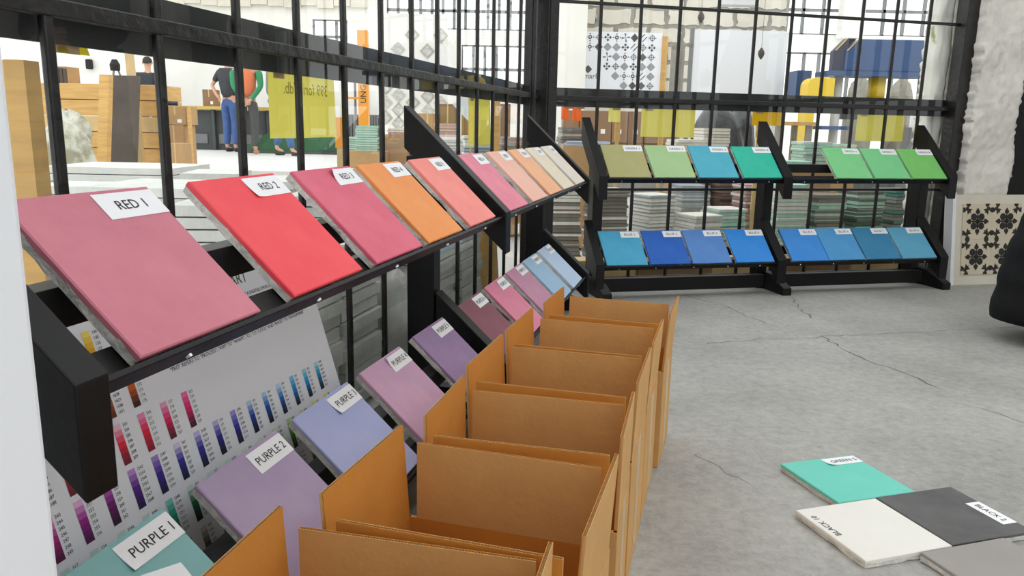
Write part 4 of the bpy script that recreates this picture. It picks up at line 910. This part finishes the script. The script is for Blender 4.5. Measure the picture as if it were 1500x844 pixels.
# ---- patterned board leaning beside the back rack
def deco_board():
    M = BF @ Matrix.Translation((2.005, .078, .001)) @ Matrix.Rotation(R(-7), 4, 'X')
    rt = thing('patterned_board', M, 'white board with black floral tile pattern leaning on the plaster pier', 'board')
    wd, ht, dp = .455, .475, .045
    M_cream = mat('cream_board', (214, 208, 192), .7, var=.05, scale=8)
    MB().box(0, wd, .012, dp, 0, ht).build('panel', M_cream, rt); MB().box(-.02, 0, .0, dp + .012, 0, ht + .012).build('side_panel', M_white, rt)
    M_tl = mat('cream_tile', (206, 196, 172), .7, var=.05, scale=10)
    for i in range(2):
        for k in range(2): MB().box(.05 + i * .1865, .05 + i * .1865 + .1855, .006, .012, .055 + k * .1865, .055 + k * .1865 + .1855).build('tile', M_tl, rt)
    x0, z0, x1, z1 = .05, .055, .4225, .428
    def clipped(polys, cx, cz):
        mb = MB()
        for poly in polys:
            pts = [(cx + x, cz + z) for x, z in poly]
            for ax, lim, sg in ((0, x0, 1), (0, x1, -1), (1, z0, 1), (1, z1, -1)):
                out = []
                for a, b in zip(pts, pts[1:] + pts[:1]):
                    ia, ib = sg * (a[ax] - lim) >= 0, sg * (b[ax] - lim) >= 0
                    if ia: out.append(a)
                    if ia != ib:
                        t = (lim - a[ax]) / (b[ax] - a[ax]); out.append((a[0] + (b[0] - a[0]) * t, a[1] + (b[1] - a[1]) * t))
                pts = out
                if len(pts) < 3: break
            if len(pts) >= 3: mb.prism(pts, 'y', .0045, .0062)
        return mb
    def rot(poly, a): c, s = math.cos(a), math.sin(a); return [(x * c - z * s, x * s + z * c) for x, z in poly]
    def ell(cx, cz, rx, rz, n=12): return [(cx + rx * math.cos(2 * math.pi * i / n), cz + rz * math.sin(2 * math.pi * i / n)) for i in range(n)]
    flower = []
    for i in range(4):
        a = i * math.pi / 2
        flower.append(rot(ell(.024, .024, .019, .019), a)); flower.append(rot([(.0, -.005), (.036, -.004), (.036, .004), (.0, .005)], a))
        flower.append(rot([(.036, 0), (.046, -.014), (.056, -.012), (.072, 0), (.056, .012), (.046, .014)], a)); 
    flower.append(ell(0, 0, .014, .014))
    spray = []
    for i in range(4):
        a = i * math.pi / 2
        spray.append(rot(ell(.033, 0, .014, .017), a))
        q = a + math.pi / 4
        spray.append(rot([(.024, 0), (.038, -.016), (.040, -.006), (.062, -.020), (.060, -.004), (.070, 0), (.060, .004), (.062, .020), (.040, .006), (.038, .016)], q))
    cx = [.05 + .093 * k for k in range(5)]; cz = [.055 + .0933 * k for k in range(5)]
    for i in range(5):
        for k in range(5):
            if i % 2 == 1 and k % 2 == 1: mb = clipped(flower, cx[i], cz[k])
            elif i % 2 == 0 and k % 2 == 0: mb = clipped(spray, cx[i], cz[k])
            else: continue
            if mb.v: mb.build('motif', M_black_tile, rt)
deco_board()
# tangled wire beside it
rw = random.Random(2); pts = []
for i in range(60): a = i * .9; pts.append((.03 * math.cos(a) + rw.uniform(-.012, .012), .025 * math.sin(a * 1.3), .06 + .16 * (0.5 + .5 * math.sin(i * .37)) + rw.uniform(-.02, .02)))
single(MB().tube(pts, .0012, 4).build('wire_tangle', M_grey, None, BF @ Matrix.Translation((1.955, .235, -.03))), 'tangled thin wire between the back rack and the patterned board', 'wire')

# ---- people
def skin_obj(name, joints, edges, root_i, material, parent, sub=1, M=None):
    me = bpy.data.meshes.new(name); me.from_pydata([j[0] for j in joints], edges, []); o = bpy.data.objects.new(name, me); COL.objects.link(o)
    me.materials.append(material)
    if parent: o.parent = parent
    sk = o.modifiers.new('skin', 'SKIN'); sk.use_smooth_shade = True
    for i, j in enumerate(joints):
        d = me.skin_vertices[0].data[i]; r = j[1]; d.radius = r if isinstance(r, tuple) else (r, r); d.use_root = (i == root_i)
    sb = o.modifiers.new('smooth', 'SUBSURF'); sb.levels = sub; sb.render_levels = sub
    return o
def chain(js): return [(i, i + 1) for i in range(len(js) - 1)]
def hand(js, es, wrist_i, wrist, dirv, side, up):
    d = Vector(dirv).normalized(); u = Vector(up).normalized(); s = d.cross(u).normalized() * side; wv = Vector(wrist)
    palm = len(js); js.append((tuple(wv + d * .05), (.030, .018))); es.append((wrist_i, palm))
    for k, (off, ln) in enumerate(((-.026, .070), (-.009, .080), (.009, .074), (.025, .058))):
        a = len(js); b0 = wv + d * .085 + s * off; js.append((tuple(b0), .0095)); es.append((palm, a))
        js.append((tuple(b0 + d * ln * .55 - u * .008), .0085)); es.append((a, a + 1)); js.append((tuple(b0 + d * ln * .9 - u * .028), .007)); es.append((a + 1, a + 2))
    a = len(js); js.append((tuple(wv + d * .045 - s * .04), .010)); es.append((palm, a)); js.append((tuple(wv + d * .085 - s * .055 - u * .01), .008)); es.append((a, a + 1))
def person(M, label, top_m, leg_m, shoe_m, arms, legs, sleeve=2, hair_m=None, sleeve_m=None, collar_m=None, lean=0.0, coat=None):
    """arms: per side (shoulder, elbow, wrist, hand direction); legs: per side (hip, knee, ankle, toe); faces +y"""
    rt = thing('person', M, label, 'person')
    pel, ab, ch, nk = (0, 0, .95), (0, lean * .3, 1.12), (0, lean * .8, 1.36), (0, lean, 1.49)
    js = [(pel, (.11, .08)), (ab, (.10, .075)), (ch, (.11, .08)), (nk, .052), ((0, lean + .015, 1.56), .06), ((0, lean + .03, 1.63), (.075, .09)), ((0, lean + .025, 1.69), (.078, .095)), ((0, lean + .02, 1.745), (.05, .062))]
    es = chain(js)
    for sd, (sh, el, wr, hd) in zip((-1, 1), arms):
        i = len(js); js += [(sh, .042), (el, .036), (wr, .028)]; es += [(2, i), (i, i + 1), (i + 1, i + 2)]; hand(js, es, i + 2, wr, hd, sd, (0, 1, 0.01))
    for hp, kn, an, to in legs:
        i = len(js); js += [(hp, .07), (kn, .05), (an, .036), (to, (.04, .03))]; es += [(0, i), (i, i + 1), (i + 1, i + 2), (i + 2, i + 3)]
    body = skin_obj('body', js, es, 0, M_skin, rt)
    hx = lean + .025
    fc = MB(); fc.tube([(0, hx + .085, 1.665), (0, hx + .112, 1.635), (0, hx + .09, 1.622)], [.008, .014, .010], 8)
    for s in (-1, 1): fc.tube([(s * .074, hx - .005, 1.67), (s * .090, hx - .012, 1.66), (s * .078, hx - .005, 1.625)], [.012, .016, .008], 6)
    fc.build('nose_and_ears', M_skin, body); ey = MB()
    for s in (-1, 1): ey.tube([(s * .03, hx + .082, 1.665), (s * .03, hx + .092, 1.665)], [.009, .004], 8)
    ey.tube([(-.022, hx + .088, 1.595), (0, hx + .096, 1.592), (.022, hx + .088, 1.595)], .005, 6); ey.build('eyes_and_mouth', M_hair, body)
    hv = MB(); n, m_ = 14, 8
    for j in range(m_ + 1):
        t = j / m_ * 1.95
        for i in range(n):
            a = 2 * math.pi * i / n; back = .5 - .5 * math.sin(a); tt = t * (0.62 + .38 * back)
            hv.v.append((.092 * math.sin(tt) * math.cos(a), hx - .006 + .108 * math.sin(tt) * math.sin(a), 1.675 + .105 * math.cos(tt)))
    for j in range(m_):
        for i in range(n): hv.f.append((j * n + i, j * n + (i + 1) % n, (j + 1) * n + (i + 1) % n, (j + 1) * n + i)); hv.mi.append(0)
    ho = hv.build('hair', hair_m or M_hair, rt, smooth=True); sd_ = ho.modifiers.new('thickness', 'SOLIDIFY'); sd_.thickness = .012
    # upper garment
    tj = [((0, 0, .92), (.172, .128)), (ab, (.165, .125)), (ch, (.190, .140)), ((0, lean, 1.46), (.095, .085))]; te = chain(tj)
    tj2, te2 = [], []
    for sh, el, wr, hd in arms:
        i = len(tj); end = (Vector(sh).lerp(Vector(el), .75) if sleeve == 1 else Vector(wr))
        seq = [(sh, .072)] + ([(tuple(end), .056)] if sleeve == 1 else [(el, .052), (tuple(end), .040)])
        if sleeve_m is None:
            tj += seq; te += [(2, i)] + [(i + k, i + k + 1) for k in range(len(seq) - 1)]
        else:
            skin_obj('sleeve', seq, chain(seq), 0, sleeve_m, rt)
    skin_obj('jacket' if sleeve == 2 else 'shirt', tj, te, 0, top_m, rt)
    if collar_m: MB().tube([(0, lean - .01, 1.46), (0, lean, 1.52)], [.085, .072], 12).build('collar', collar_m, rt)
    lj = [((0, 0, .97), (.165, .122)), ((0, 0, .90), (.160, .122))]; le = [(0, 1)]
    for hp, kn, an, to in legs:
        i = len(lj); lj += [(hp, .102), (kn, .075), ((an[0], an[1], an[2] + .03), .062)]; le += [(1, i), (i, i + 1), (i + 1, i + 2)]
    skin_obj('trousers', lj, le, 0, leg_m, rt)
    for hp, kn, an, to in legs:
        skin_obj('shoe', [((an[0], an[1] - .03, .045), (.045, .042)), ((an[0], an[1] + .06, .04), (.048, .038)), ((to[0], to[1] + .03, .035), (.042, .03))], [(0, 1), (1, 2)], 0, shoe_m, rt)
    return rt
M_tee = mat('dark_grey_tee', (62, 64, 68), .85, var=.15); M_jean = mat('blue_denim', (70, 98, 150), .85, var=.15, scale=12); M_navy = mat('navy_jacket', (42, 48, 60), .8, var=.2)
M_orj = mat('orange_jacket', (222, 120, 74), .8); M_grs = mat('green_sleeve', (46, 140, 92), .8); M_mag = mat('magenta_collar', (206, 60, 130), .8); M_trs = mat('charcoal_trousers', (74, 74, 76), .85)
M_shoe = mat('dark_shoe', (44, 42, 42), .6); M_tansh = mat('tan_shoe', (186, 130, 104), .6); M_gknit = mat('grey_knit', (128, 130, 132), .9, var=.3, scale=25)
LEGS = (((-.09, 0, .9), (-.10, .02, .5), (-.10, -.01, .085), (-.11, .12, .03)), ((.09, 0, .9), (.10, .02, .5), (.10, -.01, .085), (.11, .12, .03)))
ARM_DOWN = (((-.19, 0, 1.41), (-.25, -.03, 1.13), (-.23, .05, .88), (0, .1, -1)), ((.19, 0, 1.41), (.25, -.03, 1.13), (.23, .05, .88), (0, .1, -1)))
ARM_FRONT = (((-.18, 0, 1.41), (-.21, .08, 1.15), (-.06, .26, 1.12), (.7, .3, .1)), ((.18, 0, 1.41), (.21, .08, 1.15), (.06, .28, 1.08), (-.7, .3, .1)))
ARM_BACK = (((-.20, 0, 1.40), (-.20, -.08, 1.13), (-.05, -.16, .92), (.8, 0, -.6)), ((.20, 0, 1.40), (.24, -.06, 1.13), (.08, -.16, .90), (-.8, 0, -.6)))
ARM_HIP = (((-.19, 0, 1.41), (-.34, -.06, 1.17), (-.16, -.14, 1.0), (.7, 0, -.7)), ((.19, 0, 1.41), (.25, .05, 1.13), (.20, .2, 1.0), (0, 1, -.2)))
PZ = .2
def stand(px, py, Y): p = at(px, py, Y); return p.x, Y
x, y = stand(340, 222, 14.45); person(T(x, y, PZ, R(-25)), 'person in dark grey T-shirt and blue jeans, one hand at the back pocket', M_tee, M_jean, M_shoe, ARM_HIP, LEGS, sleeve=1)
x, y = stand(366, 228, 13.6); person(T(x, y, PZ, R(10)), 'person in orange jacket with green sleeves, hands behind the back', M_orj, M_trs, M_tansh, ARM_BACK, LEGS, sleeve_m=M_grs, collar_m=M_mag)
WALK = (((-.09, 0, .9), (-.12, .12, .5), (-.14, .02, .12), (-.15, .14, .05)), ((.09, 0, .9), (.12, .16, .52), (.16, .26, .085), (.17, .38, .03)))
x, y = stand(404, 228, 13.25); person(T(x, y, PZ, R(-70)), 'walking person in grey knitted jacket and jeans, half hidden by the yellow sheet', M_gknit, M_jean, M_shoe, ARM_DOWN, WALK)
x, y = stand(219, 150, 16.2); person(T(x, y, .2, R(15)), 'person in navy jacket seen from behind beyond the plank crate', M_navy, M_trs, M_shoe, ARM_DOWN, LEGS, lean=.06)
# person at the right edge in a long quilted coat
M_coat = mat('black_quilted_coat', (8, 8, 11), .75, spec=.25, var=.3, scale=14, bump=.4, bscale=16)
cy = 2.90; cx = at(1455, 468, cy).x + .345
prs = person(T(cx, cy, 0, R(150)), 'person in long black quilted coat at the right edge, red shoes', M_coat, M_trs, mat('red_shoe', (176, 52, 46), .5), ARM_FRONT, LEGS)
def prof_r(z):
    pr = ((.0, .29), (.08, .29), (.21, .277), (.32, .262), (.41, .240), (.53, .205), (.66, .178), (.9, .170), (1.2, .165))
    for (a, p), (b, q) in zip(pr[:-1], pr[1:]):
        if z <= b: return p + (q - p) * (z - a) / (b - a)
    return .165
ct = MB(); nu = 40; rows_ = 34
for k in range(rows_ + 1):
    t = k / rows_; z = .085 + t * 1.02; base = prof_r(z)
    q = .010 * abs(math.sin(t * math.pi * 9)) 
    for i in range(nu):
        a = 2 * math.pi * i / nu; r = base + q + .008 * math.sin(5 * a + 2 * t)
        ct.v.append((r * math.cos(a) * 1.06, r * math.sin(a) * .92, z))
for k in range(rows_):
    for i in range(nu): ct.f.append((k * nu + i, k * nu + (i + 1) % nu, (k + 1) * nu + (i + 1) % nu, (k + 1) * nu + i)); ct.mi.append(0)
o = ct.build('coat_skirt', M_coat, prs, smooth=True); sd_ = o.modifiers.new('thickness', 'SOLIDIFY'); sd_.thickness = .012
